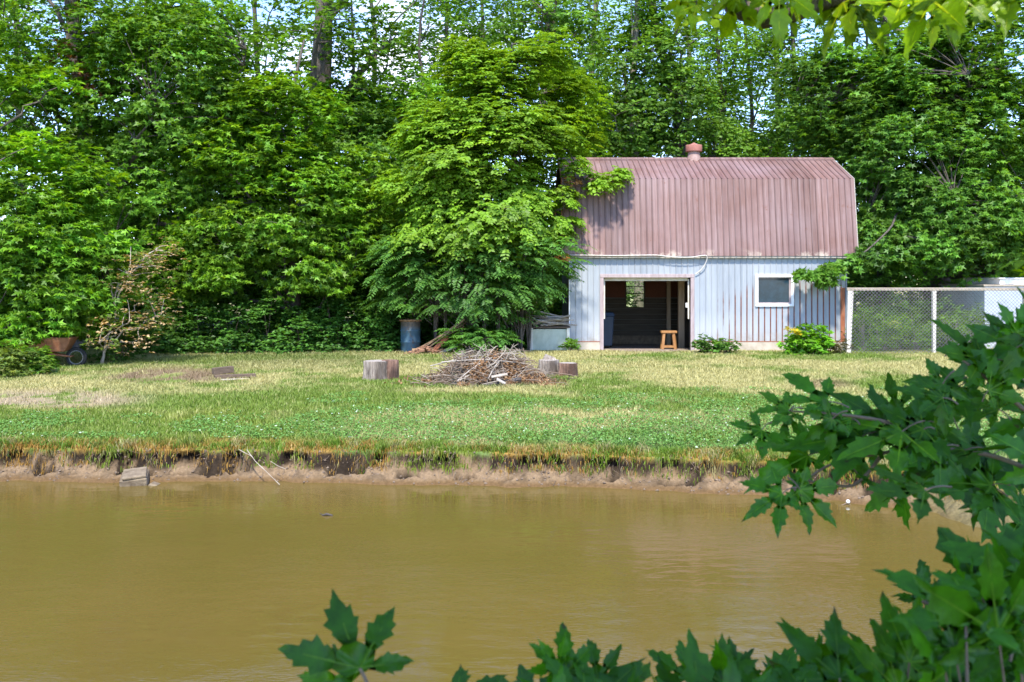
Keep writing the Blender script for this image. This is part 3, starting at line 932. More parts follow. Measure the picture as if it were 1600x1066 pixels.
b.prism([(30.02, 5.448), (30.2, 5.526), (30.38, 5.448), (30.38, 5.462), (30.2, 5.54), (30.02, 5.462)], RX0 - .005, RX1 + .005)
sub(b, 'ridge_cap', M_roof, roof)
b = MB(); b.box(RX0 + .02, RX1 - .02, 27.955, 27.972, 2.53, 2.60)
sub(b, 'eave_board', M_palewood, roof)
for xx in (RX0, RX1 - .02):
    b = MB()
    b.prism([(27.95, 2.54), (27.93, 2.60), (28.29, 4.735), (30.2, 5.52), (32.11, 4.735), (32.47, 2.6), (32.45, 2.54), (32.08, 4.68), (30.2, 5.45), (28.32, 4.68)], xx - (.012 if xx < 5 else -.012), xx + (.008 if xx < 5 else .032))
    sub(b, 'verge_trim', M_rust if xx < 5 else M_palewood, roof)
# ventilator
vx, vy = 5.36, 30.18
b = MB()
b.lathe([(.215, 5.36), (.20, 5.50), (.175, 5.62), (.165, 5.72), (.165, 5.80)], vx, vy, 28)
vent = bb(b, 'ventilator', mat_rough('rusty_pink_sheet', [(0.3, (0.26, 0.15, 0.12)), (0.7, (0.40, 0.29, 0.25))], 6, 0.7))
b = MB()
b.lathe([(.0, 5.70), (.225, 5.70), (.238, 5.705), (.242, 5.72), (.242, 5.88), (.236, 5.895), (.12, 5.915), (.06, 5.945), (.02, 5.97), (0, 5.972)], vx, vy, 28)
sub(b, 'vent_cap', mat_rough('red_vent_paint', [(0.3, (0.24, 0.085, 0.06)), (0.7, (0.40, 0.17, 0.125))], 6, 0.7), vent)

# cable along the eave
b = MB()
pts = []
for px, py in ((880, 398.5), (920, 399), (960, 399.5), (1000, 399), (1025, 398.8), (1040, 400.5), (1060, 402), (1080, 402), (1098, 399.5), (1104, 400)):
    pts.append(W(px, py, 27.90))
pts2 = [W(1104, 400, 27.90), W(1104.5, 406, 27.93), W(1101, 414, 27.96), W(1095, 422, 27.99), W(1087, 428, 28.01)]
def smooth_pts(p, k=4):
    p = [Vector(q) for q in p]; r = []
    for i in range(len(p) - 1):
        p0 = p[max(i - 1, 0)]; p1 = p[i]; p2 = p[i + 1]; p3 = p[min(i + 2, len(p) - 1)]
        for j in range(k):
            t = j / k
            r.append(0.5 * ((2 * p1) + (p2 - p0) * t + (2 * p0 - 5 * p1 + 4 * p2 - p3) * t * t + (3 * p1 - p0 - 3 * p2 + p3) * t ** 3))
    r.append(p[-1]); return r
b.tube(smooth_pts(pts + pts2[1:]), .013, 6)
tag(b.build('cable', M_cable), 'loose white cable sagging along the barn eave down to the door frame', 'cable')

# stool inside the door
st = empty('stool', (4.44, 29.05, -.03), 'orange wooden stool just inside the open barn door', 'stool')
st.scale = (.9, .9, .9)
b = MB(); b.box(-.25, .25, -.17, .17, .50, .58); b.build('seat', M_stool, st, .015)
for sx in (-1, 1):
    for sy in (-1, 1):
        b = MB(); b.tube([(sx * .15, sy * .10, .50), (sx * .20, sy * .14, 0)], [.058, .055], 4, True, False); b.build('leg', M_stool, st)
for q in (-.155, .125):
    b = MB(); b.box(-.17, .17, q, q + .03, .05, .12); b.build('stretcher', M_stool, st)
# bin
bn = empty('wheeled_bin', (2.66, 29.9, -.05), 'dark blue wheeled bin in the shadow inside the barn', 'bin')
def frust(mb, x0, x1, y0, y1, z0, X0, X1, Y0, Y1, z1):
    vs = [(x0, y0, z0), (x1, y0, z0), (x1, y1, z0), (x0, y1, z0), (X0, Y0, z1), (X1, Y0, z1), (X1, Y1, z1), (X0, Y1, z1)]
    mb.add(vs, [(3, 2, 1, 0), (4, 5, 6, 7), (0, 1, 5, 4), (1, 2, 6, 5), (2, 3, 7, 6), (3, 0, 4, 7)])
b = MB(); frust(b, -.24, .24, -.25, .25, .06, -.29, .29, -.32, .32, .93); b.build('body', M_bin, bn, .02)
b = MB(); frust(b, -.32, .32, -.35, .35, .93, -.27, .27, -.30, .30, 1.04); b.build('lid', M_bin, bn, .015)
b = MB(); b.tube([(-.25, .38, .95), (.25, .38, .95)], .018, 8); b.build('handle', M_bin, bn)
for sx in (-.25, .25):
    b = MB(); b.tube([(sx - .03, .24, .1), (sx + .03, .24, .1)], .1, 16); b.build('wheel', M_black, bn)

# ------------------------------------------------------------------ box beside the barn + sticks on it
bxo = empty('wooden_box', (1.02, 27.75, -.03), 'faded green wooden storage box against the left end of the barn', 'box')
b = MB(); b.box(-.52, .52, -.02, .0, .06, .63); b.box(-.5, -.48, 0, .62, .05, .63); b.box(.48, .5, 0, .62, .05, .63); b.box(-.5, .5, .60, .62, .05, .63); b.build('panel', M_boxpanel, bxo, .003)
for sx in (-.53, .46):
    b = MB(); b.box(sx, sx + .075, -.055, -.021, 0, .66); b.build('corner_post', M_cream, bxo, .004)
b = MB(); b.box(-.56, .56, -.06, .66, .661, .70); b.build('lid', M_oldwood, bxo, .004)

def stick_bundle(mb, n, cx, cy, cz, lx, ly, lz, L, r, flat=0.35, curve=.12, ns=5):
    for i in range(n):
        c = Vector((cx + random.gauss(0, lx), cy + random.gauss(0, ly), cz + abs(random.gauss(0, lz))))
        a = random.uniform(0, PI); e = random.gauss(0, flat)
        d = Vector((math.cos(a) * math.cos(e), math.sin(a) * math.cos(e) * .7, math.sin(e))).normalized()
        l = L * random.uniform(.4, 1.1)
        k = Vector((random.gauss(0, curve), random.gauss(0, curve), random.gauss(0, curve) * .6)) * l
        q0 = c - d * l / 2; q2 = c + d * l / 2; q1 = c + k
        zmin = height(np.array([q0.x, q2.x]), np.array([q0.y, q2.y])) + .012
        q0.z = max(q0.z, zmin[0]); q2.z = max(q2.z, zmin[1]); q1.z = max(q1.z, zmin[0])
        rr = r * random.uniform(.5, 1.3)
        mb.tube([q0, q0 * .25 + q1 * .5 + q2 * .25, q2], [rr, rr * .8, rr * .4], ns, False)
sp = MB()
for i in range(46):
    a = random.gauss(0, .28)
    c = Vector((1.02 + random.gauss(0, .22), 27.98 + random.gauss(0, .16), .705 + abs(random.gauss(0, .09))))
    l = random.uniform(.5, 1.1); d = Vector((math.cos(a), random.gauss(0, .3), random.gauss(0, .16)))
    q0, q2 = c - d * l / 2, c + d * l / 2
    q0.z = max(q0.z, .70); q2.z = max(q2.z, .70)
    rr = random.uniform(.01, .028)
    sp.tube([q0, c + Vector((0, 0, .02)), q2], [rr, rr, rr * .6], 5)
tag(sp.build('stick_pile', M_twig), 'heap of grey sticks piled on the green wooden box', 'sticks')
for i, (dx, rz, w) in enumerate(((-.05, .25, .75), (.18, -.2, .8), (.1, .42, .6))):
    b = MB(); b.box(-w / 2, w / 2, -.05, .05, 0, .022); o = b.build('board', M_palewood, None, .003)
    o.location = (1.05 + dx, 27.85 + i * .08, .83 + i * .045); o.rotation_euler = (.2, .12 * (-1) ** i - .12, rz)
    tag(o, ['pale broken board lying lowest on the stick heap by the barn', 'pale board tilted down to the right on the stick heap by the barn', 'short pale board topmost on the stick heap by the barn'][i], 'board', 'boards on the stick heap')

# ------------------------------------------------------------------ barrel
bx, by = -2.72, 27.45
br = empty('barrel', (bx, by, -.02), 'old blue steel barrel with rusty rim at the edge of the bushes', 'barrel')
b = MB()
pr = [(0, .0), (.255, .0), (.262, .02)]
for zc in (.30, .60):
    pr += [(.262, zc - .025), (.276, zc - .008), (.276, zc + .008), (.262, zc + .025)]
pr += [(.262, .84), (.262, .88), (.245, .88), (.245, .80), (0, .80)]
b.lathe(pr, 0, 0, 36); b.build('body', M_barrel, br)
b = MB()
ringp = [(.282 * math.cos(2 * PI * k / 36), .282 * math.sin(2 * PI * k / 36), .875 + .008 * math.sin(3 * k)) for k in range(37)]
b.tube(ringp, .024, 8, False); b.build('rim', M_rustrim, br)
b = MB(); b.lathe([(0, .86), (.12, .872), (.2, .85), (.25, .845)], 0, 0, 20, lambda g, z: 1 + .06 * math.sin(5 * g)); b.build('fill', M_rot, br)

# ------------------------------------------------------------------ leaning plank stack
plabs = None
for i in range(11):
    L = random.uniform(1.25, 1.65); w = random.uniform(.12, .19); th = random.uniform(.03, .045)
    b = MB()
    nseg = 5
    for s in range(1):
        b.box(-L / 2, L / 2, -w / 2, w / 2, -th / 2, th / 2)
    o = b.build('plank', M_rot, None, .006)
    row = i // 4; col_ = i % 4
    o.location = (-1.94 + random.uniform(-.06, .06) + row * .03, 26.95 + col_ * .185 + random.uniform(-.03, .03), .36 + row * .055 + random.uniform(0, .02))
    o.rotation_euler = (random.gauss(0, .08), -R(31) + random.gauss(0, .045), random.gauss(0, .07))
    tag(o, '%s rotten brown plank in the %s layer of the sloping plank stack' % (['front', 'second', 'third', 'rearmost'][col_], ['lowest', 'middle', 'top'][row]), 'plank', 'planks in the sloping stack')
for i, (px, py, L, ry, rz) in enumerate(((668, 543, .8, -.05, .2), (685, 536, .7, -.75, .3), (700, 546, .5, -.3, -.3))):
    x, y = (px - 800) / FPX * 26.75, 26.75
    b = MB(); b.box(-L / 2, L / 2, -.09, .09, -.02, .02); o = b.build('plank', M_rust if i == 1 else M_palewood if i == 2 else M_rot, None, .006)
    o.location = (x, y, .12 + .1 * i * (i < 2)); o.rotation_euler = (.3, ry, rz)
    tag(o, ['brown plank lying flat at the foot of the sloping plank stack', 'dark red plank propped across the front of the plank stack', 'short pale plank fallen at the front of the plank stack'][i], 'plank', 'loose planks')
ck = MB()
for i in range(420):
    x = -2.32 + random.gauss(0, .26); y = 26.75 + random.gauss(0, .16)
    z = max(.0, .2 - abs(x + 2.25) * .35 + random.uniform(-.08, .02))
    M = Matrix.Translation((x, y, z)) @ Matrix.Rotation(random.uniform(0, 6), 4, 'Z') @ Matrix.Rotation(random.gauss(0, .5), 4, 'X')
    l = random.uniform(.03, .09); ck.box(-l, l, -.018, .018, -.006, .006, M)
tag(ck.build('bark_chips', mat_rough('bark_chips', [(.3, (.17, .08, .045)), (.7, (.40, .22, .13))], 14)), 'red brown bark chips spilled at the foot of the plank stack', 'bark chips', kind='stuff')

# ------------------------------------------------------------------ stumps
def mat_stump(name, a, b_, c_):
    m, t, p, o = new_mat(name)
    f = noise(t, 5, 6, .7, (5, 5, .5)); f2 = noise(t, 2.2, 4, .6, (1, 1, .4))
    col = ramp(t, f, [(.3, a), (.55, b_), (.75, c_)])
    col = mixc(t, ramp(t, f2, [(.5, 0.0), (.6, .8)]), col, [q * .45 for q in a])
    t.links.new(col, p.inputs['Base Color']); p.inputs['Roughness'].default_value = .95
    crk = ramp(t, noise(t, 9, 5, .75, (5, 5, .35)), [(.56, 0.0), (.62, .9)])
    for l_ in list(p.inputs['Base Color'].links): t.links.remove(l_)
    t.links.new(mixc(t, crk, col, (.05, .035, .028)), p.inputs['Base Color'])
    bump(t, p, f, 1.0, .05)
    return m
M_st1 = mat_stump('weathered_stump', (.16, .115, .085), (.36, .30, .24), (.50, .45, .39))
M_st2 = mat_stump('brown_bark_stump', (.12, .06, .04), (.26, .15, .10), (.40, .27, .2))
M_top = mat_rough('cut_wood_top', [(.3, (.22, .18, .15)), (.7, (.42, .37, .31))], 20, .95)
def stump(x, y, r, h, m, label, tilt=0, split=False, seed=0):
    e = empty('tree_stump', (x, y, -.02), label, 'stump', 'cut stumps around the brush pile')
    rr = random.Random(seed)
    ph = [rr.uniform(0, 6) for _ in range(4)]
    def jit(g, z):
        q = 1 + .08 * math.sin(2 * g + ph[0]) + .06 * math.sin(3 * g + ph[1] + z) + .04 * math.sin(7 * g + ph[2] + z * 2) + .035 * math.sin(17 * g + ph[3] + z * 3) + .02 * math.sin(31 * g + z * 8)
        return q
    b = MB(); b.lathe([(r * 1.10, 0), (r * 1.03, h * .25), (r * .98, h * .7), (r, h * .97), (r * .985, h)], 0, 0, 72, jit); b.build('bark', m, e)
    t = MB(); t.lathe([(r * .984, h - .004), (r * .8, h + .004), (r * .4, h - .004), (0, h)], 0, 0, 72, jit); t.build('cut_top', M_top, e)
    e.rotation_euler = (0, tilt, rr.uniform(0, 6))
    return e
s1 = stump(-2.63, 20.05, .24, .40, M_st1, 'wide grey stump standing alone left of the brush pile', 0, seed=3)
b = MB(); b.lathe([(.17, 0), (.165, .2), (.16, .41), (.0, .425)], .24, .02, 40, lambda g, z: 1 + .06 * math.sin(3 * g) + .03 * math.sin(9 * g)); o = b.build('split_piece', M_st2, s1)
o['label'] = 'dark brown half of the stump'
s1.rotation_euler = (0, 0, 0)
s2 = stump(.76, 21.1, .19, .33, M_st1, 'pale grey stump with a splinter standing up, left of the two on the right', 0, seed=8)
b = MB(); b.add([(-.14, .03, .32), (.16, .0, .32), (.15, .1, .32), (-.14, .12, .32), (-.07, .05, .45), (.12, .05, .38), (.11, .09, .37), (-.07, .09, .44)], [(0, 1, 5, 4), (1, 2, 6, 5), (2, 3, 7, 6), (3, 0, 4, 7), (4, 5, 6, 7)]); b.build('splinter', M_st1, s2)
s2.rotation_euler = (0, 0, 0)
stump(1.14, 20.85, .175, .29, M_st2, 'short brown bark covered stump, rightmost by the brush pile', 0, seed=12)

# ------------------------------------------------------------------ brush pile
bp = empty('brush_pile', (-.5, 19.8, 0), 'large heap of dead twigs and dry leaves in the middle of the lawn', 'brush pile')
b = MB()
random.seed(21)
def heap_h(x): return max(.04, (.40 + .10 * math.sin(5.3 * x + 1) + .05 * math.sin(11 * x)) * math.exp(-((x + .42) / .88) ** 4) + .10 * math.exp(-((x + .5) / 1.2) ** 4))
for i in range(820):
    x = -.5 + random.gauss(0, .52); y = 19.75 + random.gauss(0, .36)
    hmax = heap_h(x) * math.exp(-((y - 19.8) / .62) ** 2)
    z = random.uniform(.0, 1) ** .6 * hmax
    a = random.gauss(0, .9); l = random.uniform(.2, .65); e = random.gauss(-.1 * np.sign(x + .5), .42)
    d = Vector((math.cos(a) * math.cos(e), math.sin(a) * math.cos(e), math.sin(e)))
    c = Vector((x, y, z + .02)); q0 = c - d * l / 2; q2 = c + d * l / 2
    q0.z = max(q0.z, .01); q2.z = max(q2.z, .01)
    k = Vector((random.gauss(0, .06), random.gauss(0, .06), random.gauss(0, .05)))
    rr = random.uniform(.004, .011)
    b.tube([q0, c + k, q2], [rr, rr, rr * .5], 4, False)
o = b.build('twigs', M_twig_dark, bp, 0, (-.5, 19.8, 0)); o['kind'] = 'stuff'
b = MB()
for i in range(150):
    x = -.5 + random.gauss(0, .48); y = 19.5 + random.gauss(0, .34)
    hmax = heap_h(x) * math.exp(-((y - 19.8) / .6) ** 2)
    z = hmax * random.uniform(.75, 1.1)
    a = random.gauss(.2, .9); l = random.uniform(.25, .8); e = random.gauss(0, .4)
    d = Vector((math.cos(a) * math.cos(e), math.sin(a) * math.cos(e) * .5, math.sin(e)))
    c = Vector((x, y, z + .03)); q0 = c - d * l / 2; q2 = c + d * l / 2
    q0.z = max(q0.z, .01); q2.z = max(q2.z, .01)
    k = Vector((random.gauss(0, .08), random.gauss(0, .06), random.gauss(0, .06)))
    rr = random.uniform(.003, .007)
    b.tube([q0, c + k, q2], [rr, rr, rr * .5], 4, False)
o = b.build('pale_twigs', M_twig, bp, 0, (-.5, 19.8, 0)); o['kind'] = 'stuff'
# upright forked twigs sticking out at the top
b = MB()
for (p0, p1) in (((745, 585), (757, 538)), ((748, 578), (768, 545)), ((760, 575), (750, 548)), ((770, 570), (790, 540)), ((790, 565), (803, 537)), ((795, 560), (815, 552)), ((780, 575), (812, 545)), ((740, 575), (752, 541)), ((762, 556), (778, 541)), ((800, 560), (810, 562))):
    y0 = 19.5 + random.uniform(-.2, .3)
    A = Vector(W(p0[0], p0[1], y0)); Bv = Vector(W(p1[0], p1[1], y0 + random.uniform(-.3, .3)))
    mid = (A + Bv) / 2 + Vector((random.gauss(0, .06), 0, random.gauss(0, .04)))
    b.tube(smooth_pts([A, mid, Bv]), [.012 - .007 * i / 8 for i in range(9)], 5, False)
    for j in range(3):
        t = random.uniform(.4, .9); S = A.lerp(Bv, t)
        b.tube([S, S + Vector((random.gauss(0, .1), random.gauss(0, .06), random.uniform(.02, .12)))], [.006, .003], 4, False)
b.build('upright_twigs', M_twig, bp, 0, (-.5, 19.8, 0))
# dead leaves on it
n = 9000
x = rng.normal(-.40, .58, n); y = 19.40 + rng.normal(0, .36, n)
kp = fbm(x * 3.2 + 4, y * 3.2, 161, 3) > .53
x, y = x[kp], y[kp]; n = len(x)
hm = np.maximum(.04, .46 * np.exp(-((x + .45) / .75) ** 2) + .12 * np.exp(-((x + .4) / 1.15) ** 4)) * np.exp(-((y - 19.8) / .65) ** 2)
z = hm * rng.uniform(.3, 1.05, n) + .02

LEAF = {}
LEAF['ov'] = (np.array([(0, 0, 0), (.28, .45, .06), (0, 1, -.06), (-.28, .45, .06)], float), np.array([(0, 1, 2), (0, 2, 3)]))
LEAF['nar'] = (np.array([(0, 0, 0), (.16, .45, .04), (0, 1, -.08), (-.16, .45, .04)], float), np.array([(0, 1, 2), (0, 2, 3)]))
LEAF['l3'] = (np.array([(0, 0, 0), (.5, .42, .03), (.17, .5, .0), (0, 1.05, -.1), (-.17, .5, .0), (-.5, .42, .03)], float),
              np.array([(0, 1, 2), (0, 2, 3), (0, 3, 4), (0, 4, 5)]))
LEAF['l5'] = (np.array([(0, 0, 0), (.38, -.02, -.05), (.20, .24, .03), (.56, .52, -.06), (.16, .52, .02), (0, 1.08, -.12), (-.16, .52, .02), (-.56, .52, -.06), (-.20, .24, .03), (-.38, -.02, -.05)], float),
              np.array([(0, 1, 2), (0, 2, 3), (0, 3, 4), (0, 4, 5), (0, 5, 6), (0, 6, 7), (0, 7, 8), (0, 8, 9)]))

def nrm(a):
    return a / (np.linalg.norm(a, axis=-1, keepdims=True) + 1e-9)

def place(kind, P, D, Nn, S, col):
    tv, tf = LEAF[kind]
    D = nrm(D); Nn = nrm(Nn - D * (D * Nn).sum(-1, keepdims=True)); Sd = np.cross(D, Nn)
    n = len(P); k = len(tv)
    S = np.broadcast_to(np.asarray(S, float), (n,))[:, None, None]
    v = P[:, None] + S * (Sd[:, None] * tv[None, :, 0:1] + D[:, None] * tv[None, :, 1:2] + Nn[:, None] * tv[None, :, 2:3])
    f = (np.arange(n)[:, None, None] * k + tf[None]).reshape(-1, 3)
    return v.reshape(-1, 3), f, np.repeat(col, k, axis=0)

def join(parts):
    o = 0; V = []; F = []; K = []
    for v, f, c in parts:
        V.append(v); F.append(f + o); K.append(c); o += len(v)
    return np.concatenate(V), np.concatenate(F), np.concatenate(K)

DEAD = np.array((.34, .19, .09))
def deadcol(n):
    c = DEAD * rng.uniform(.55, 1.3, (n, 1)); m = rng.uniform(0, 1, (n, 1))
    return np.where(m < .3, c * np.array((1.3, 1.5, 1.6)), c)
P = np.stack([x, y, z], -1)
v, f, c = place('ov', P, rng.normal(0, 1, (n, 3)), rng.normal(0, .7, (n, 3)) + np.array((0, -.3, .8)), rng.uniform(.04, .09, n), deadcol(n) * .8)
o = np_obj('dry_leaves', v - np.array((-.5, 19.8, 0)), f, M_deadleaf, bp, c); o['kind'] = 'stuff'
# big pale branches across the heap and charred boards in its front
for i, (p0, p1, y0, y1, r0) in enumerate((((708, 601, ), (775, 556), 19.05, 19.6, .016), ((716, 596), (800, 560), 19.1, 19.7, .014), ((760, 598), (785, 560), 19.0, 19.5, .013), ((690, 566), (820, 568), 19.5, 19.4, .012), ((672, 572), (800, 552), 19.7, 19.6, .010))):
    A = Vector(W(p0[0], p0[1], y0)); Bv = Vector(W(p1[0], p1[1], y1)); mid = (A + Bv) / 2 + Vector((0, 0, .06))
    b = MB(); b.tube(smooth_pts([A, mid, Bv]), [r0 * (1 - .06 * k) for k in range(9)], 6)
    o = b.build('branch', M_palewood, None, 0, tuple(A))
    tag(o, ['thick bare branch sloping up across the left front of the brush pile', 'bare branch slanting up to the right beside the thickest one on the brush pile', 'short steep branch leaning on the front centre of the brush pile', 'nearly level branch lying across the top of the brush pile', 'thin arching branch at the back left of the brush pile'][i], 'branch', 'bare branches on the brush pile')
for i, (p0, p1, yy, m) in enumerate((((768, 589), (793, 584.5), 18.95, M_twig), ((776, 592), (792, 601), 18.85, M_palewood), ((752, 601), (780, 599), 18.9, M_char), ((790, 596), (815, 592), 19.0, M_char))):
    A = Vector(W(p0[0], p0[1], yy)); Bv = Vector(W(p1[0], p1[1], yy)); d = Bv - A
    b = MB(); L = d.length; b.box(0, L, -.045, .045, -.011, .011); o = b.build('board', m, None, .003)
    o.location = A; o.rotation_euler = (.25, -math.asin(d.z / L), 0)
    tag(o, ['pale board end poking out of the brush pile front', 'pale board sloping down to the grass at the brush pile front', 'charred board flat on the grass at the left front of the brush pile', 'charred board under the right front of the brush pile'][i], 'board', 'boards in the brush pile')

# ------------------------------------------------------------------ beams on the mulch
for i, (p0, p1, w, h, m, lab) in enumerate((((333, 590), (384, 581), .13, .13, M_oldwood, 'short thick weathered beam resting on the lawn at the left'), ((336, 592.5), (411, 586), .09, .07, M_oldwood, 'long thin beam lying under the thick one on the left lawn'), ((345, 595), (395, 591), .10, .03, M_palewood, 'pale board lying in front of the two beams on the left lawn'))):
    x0, y0 = G(*p0); x1, y1 = G(*p1)
    A = Vector((x0, y0, 0)); Bv = Vector((x1, y0 + (.25 if i < 2 else .2), 0)); d = Bv - A; L = d.length
    b = MB(); b.box(0, L, -w / 2, w / 2, 0, h); o = b.build('beam' if i < 2 else 'board', m, None, .008)
    o.location = (x0, y0, [.06, .01, .0][i]); o.rotation_euler = (0, [-.05, -.01, 0][i], math.atan2(d.y, d.x))
    tag(o, lab, 'beam' if i < 2 else 'board', 'old timber on the lawn')

# ------------------------------------------------------------------ bank: concrete block, stick, floating twig, bobber
ct = MB(); random.seed(5)
for i in range(900):
    x = random.uniform(-9.2, 4.2); y = float(np.interp(x, POND[:11, 0], POND[:11, 1])) + random.uniform(-.02, .34)
    z = float(height(np.array([x]), np.array([y]))[0]); r = random.uniform(.006, .026)
    if z < WATER_Z: continue
    M = Matrix.Translation((x, y, z)) @ Matrix.Rotation(random.uniform(0, 6), 4, 'Z') @ Matrix.Rotation(random.uniform(0, 6), 4, 'X')
    vs = [tuple(M @ (Vector(p) * r * random.uniform(.7, 1.3))) for p in ((1, 0, 0), (-1, 0, 0), (0, .8, 0), (0, -.8, 0), (0, 0, .7), (0, 0, -.7))]
    ct.add(vs, [(0, 2, 4), (2, 1, 4), (1, 3, 4), (3, 0, 4), (2, 0, 5), (1, 2, 5), (3, 1, 5), (0, 3, 5)])
for i in range(240):
    x = random.uniform(-9.2, 4.2); y = float(np.interp(x, POND[:11, 0], POND[:11, 1])) + random.uniform(.16, .34)
    z = float(height(np.array([x]), np.array([y]))[0]) + .02; l = random.uniform(.05, .18)
    ct.tube([(x, y, z), (x + random.gauss(0, .03), y - l * .4, z - l * .35), (x + random.gauss(0, .06), y - l * .6, z - l * .9)], [.003, .0025, .001], 4, False)
tag(ct.build('clods', mat_rough('soil_clods', [(.3, (.09, .06, .038)), (.7, (.24, .175, .115))], 12)), 'crumbled soil clods and hanging roots on the eroded bank', 'soil clods', kind='stuff')
cb = empty('concrete_block', (-4.36, 11.83, -.345), 'broken concrete block sitting on the muddy waterline at the left', 'block', None, .25)
b = MB(); b.box(-.15, .15, -.13, .2, -.1, .075, Matrix.Rotation(.16, 4, 'X') @ Matrix.Rotation(-.08, 4, 'Y')); b.build('body', M_block, cb, .012)
b = MB(); b.box(-.12, .14, -.13, .19, .078, .105, Matrix.Rotation(.16, 4, 'X') @ Matrix.Rotation(-.08, 4, 'Y') @ Matrix.Rotation(.06, 4, 'Z')); b.build('slab', M_block, cb, .006)
b = MB(); b.box(.2, .31, -.1, .05, -.1, .02, Matrix.Rotation(.3, 4, 'Y')); tag(b.build('stone', M_block, None, .015), 'small square stone beside the concrete block at the waterline', 'stone').location = (-4.36, 11.83, -.30)
b = MB()
pts = [W(374, 703, 12.15), W(385, 709, 12.05), W(393, 713, 11.95), W(400, 722, 11.9), W(414, 735, 11.8), W(437, 757.5, 11.72)]
b.tube(smooth_pts(pts), [.0045 + .0015 * math.sin(k) for k in range(26)], 6); b.tube([W(393, 713, 11.95), W(386, 703, 12.05)], [.006, .004], 5)
tag(b.build('fallen_stick', M_rail), 'crooked bare stick running down the bank into the water', 'stick')
b = MB(); b.tube([W(423, 721, 11.9), W(434, 728, 11.85), W(446, 733, 11.8)], [.0035, .0035, .0025], 5)
tag(b.build('fallen_stick', M_twig), 'small pale stick lying on the bank right of the crooked one', 'stick')
wy = 2.4 * FPX / (806 - HOR)
b = MB(); q = W(512, 806, wy); q[2] = WATER_Z + .004
b.tube([q + np.array((-.06, 0, .0)), q + np.array((-.01, 0, .012)), q + np.array((.05, 0, -.002))], [.006, .014, .01], 6); b.tube([q + np.array((-.03, 0, .0)), q + np.array((-.09, .05, .008))], [.005, .003], 5)
tag(b.build('floating_twig', M_char), 'small dark twig floating on the pond', 'twig')
fb = empty('snagged_float', tuple(W(1325, 784, 10.75)), 'small white fishing float on a bent twig in the shallow water', 'float')
o = W(1325, 784, 10.75)
b = MB(); b.lathe([(0, -.022), (.012, -.018), (.02, -.008), (.022, 0), (.02, .01), (.011, .019), (0, .022)], 0, 0, 14); b.build('float_ball', M_white, fb)
b = MB(); b.tube([Vector((0, 0, -.01)), Vector(W(1314, 790, 10.75) - o), Vector(W(1308, 797, 10.75) - o), Vector(W(1308, 812, 10.75) - o)], .005, 5); b.tube([Vector((0, 0, -.01)), Vector(W(1331, 792, 10.75) - o), Vector(W(1338, 812, 10.75) - o)], .005, 5); b.build('bent_twig', M_twig_dark, fb)

# ------------------------------------------------------------------ fence
FY = 26.75
fx0, fx1 = 8.78, 16.5
fn = empty('chain_link_fence', (fx0, FY, 0), 'chain link fence with weathered wooden posts and top rail right of the barn', 'fence')
def fpart(mb, name, m, bevel=0.0):
    o = mb.build(name, m, fn, bevel, (fx0, FY, 0)); return o
b = MB(); b.box(fx0 - .03, fx1, FY - .03, FY + .04, 1.655, 1.735); fpart(b, 'top_rail', M_rail, .006)
for i, xx in enumerate((fx0 + .06, 11.02, 13.4, 15.8)):
    b = MB(); w = .07 if i == 0 else .05; tl = .06 if i == 0 else .0
    frust(b, xx - w * .75 - tl, xx + w * .75 - tl, FY - .05, FY + .05, -.1, xx - w, xx + w, FY - .05, FY + .05, 1.65)
    fpart(b, 'post', M_post, .006)
vs = []; b = MB()
dsp = .096; Hf = 1.70
k = -int(Hf / dsp) - 1
def wire(xa, za, xb, zb, yo):
    r = .0047
    d = Vector((xb - xa, 0, zb - za)).normalized(); s = Vector((-d.z, 0, d.x)) * r
    A = Vector((xa, FY - .065 + yo, za)); Bv = Vector((xb, FY - .065 + yo, zb)); u = Vector((0, r, 0))
    b.add([A + s, A + u, A - s, A - u, Bv + s, Bv + u, Bv - s, Bv - u], [(0, 1, 5, 4), (1, 2, 6, 5), (2, 3, 7, 6), (3, 0, 4, 7)])
q = fx0 - Hf
while q < fx1:
    for sgn in (1, -1):
        xa, xb = (q, q + Hf) if sgn > 0 else (q + Hf, q)
        za, zb = .02, .02 + Hf
        lo, hi = fx0 + .02, fx1
        pts = []
        for (X, Z, X2, Z2) in ((xa, za, xb, zb),):
            t0, t1 = 0.0, 1.0
            dx = X2 - X
            ta, tb = sorted(((lo - X) / dx, (hi - X) / dx))
            t0, t1 = max(t0, ta), min(t1, tb)
            if t1 - t0 > .01:
                wire(X + dx * t0, Z + (Z2 - Z) * t0, X + dx * t1, Z + (Z2 - Z) * t1, .004 * sgn)
    q += dsp
fpart(b, 'mesh_panel', M_wire)

# pale shed behind the fence
sh = empty('shed', (13.2, 29.0, 0), 'pale blue grey metal shed behind the chain link fence at the right edge', 'shed')
b = MB()
xs_ = np.arange(13.2, 16.6, .06)
vs = []; 
for z in (0, 1.75):
    for i, x in enumerate(xs_): vs.append((x, 28.6 - (.012 if i % 2 else 0), z))
n_ = len(xs_); b.add(vs, [(i, i + 1, n_ + i + 1, n_ + i) for i in range(n_ - 1)])
b.box(13.2, 16.5, 28.62, 31.5, 0, 1.75)
b.build('wall', M_shed, sh, 0, (13.2, 29.0, 0))
b = MB(); b.box(13.15, 16.6, 28.55, 31.6, 1.752, 1.80); b.build('roof', M_rail, sh, 0, (13.2, 29.0, 0))
b = MB(); b.box(13.72, 16.6, 28.8, 31.0, 1.802, 1.96); b.box(13.68, 16.65, 28.75, 31.05, 1.961, 1.99); b.build('roof_box', M_white, sh, .01, (13.2, 29.0, 0))
b = MB(); b.box(13.5, 16, 27.9, 27.95, 0, .95, Matrix.Translation((0, 0, 0))); 
tag(b.build('sheet_panel', M_shed), 'pale metal sheet standing behind the fence at the right edge', 'panel')

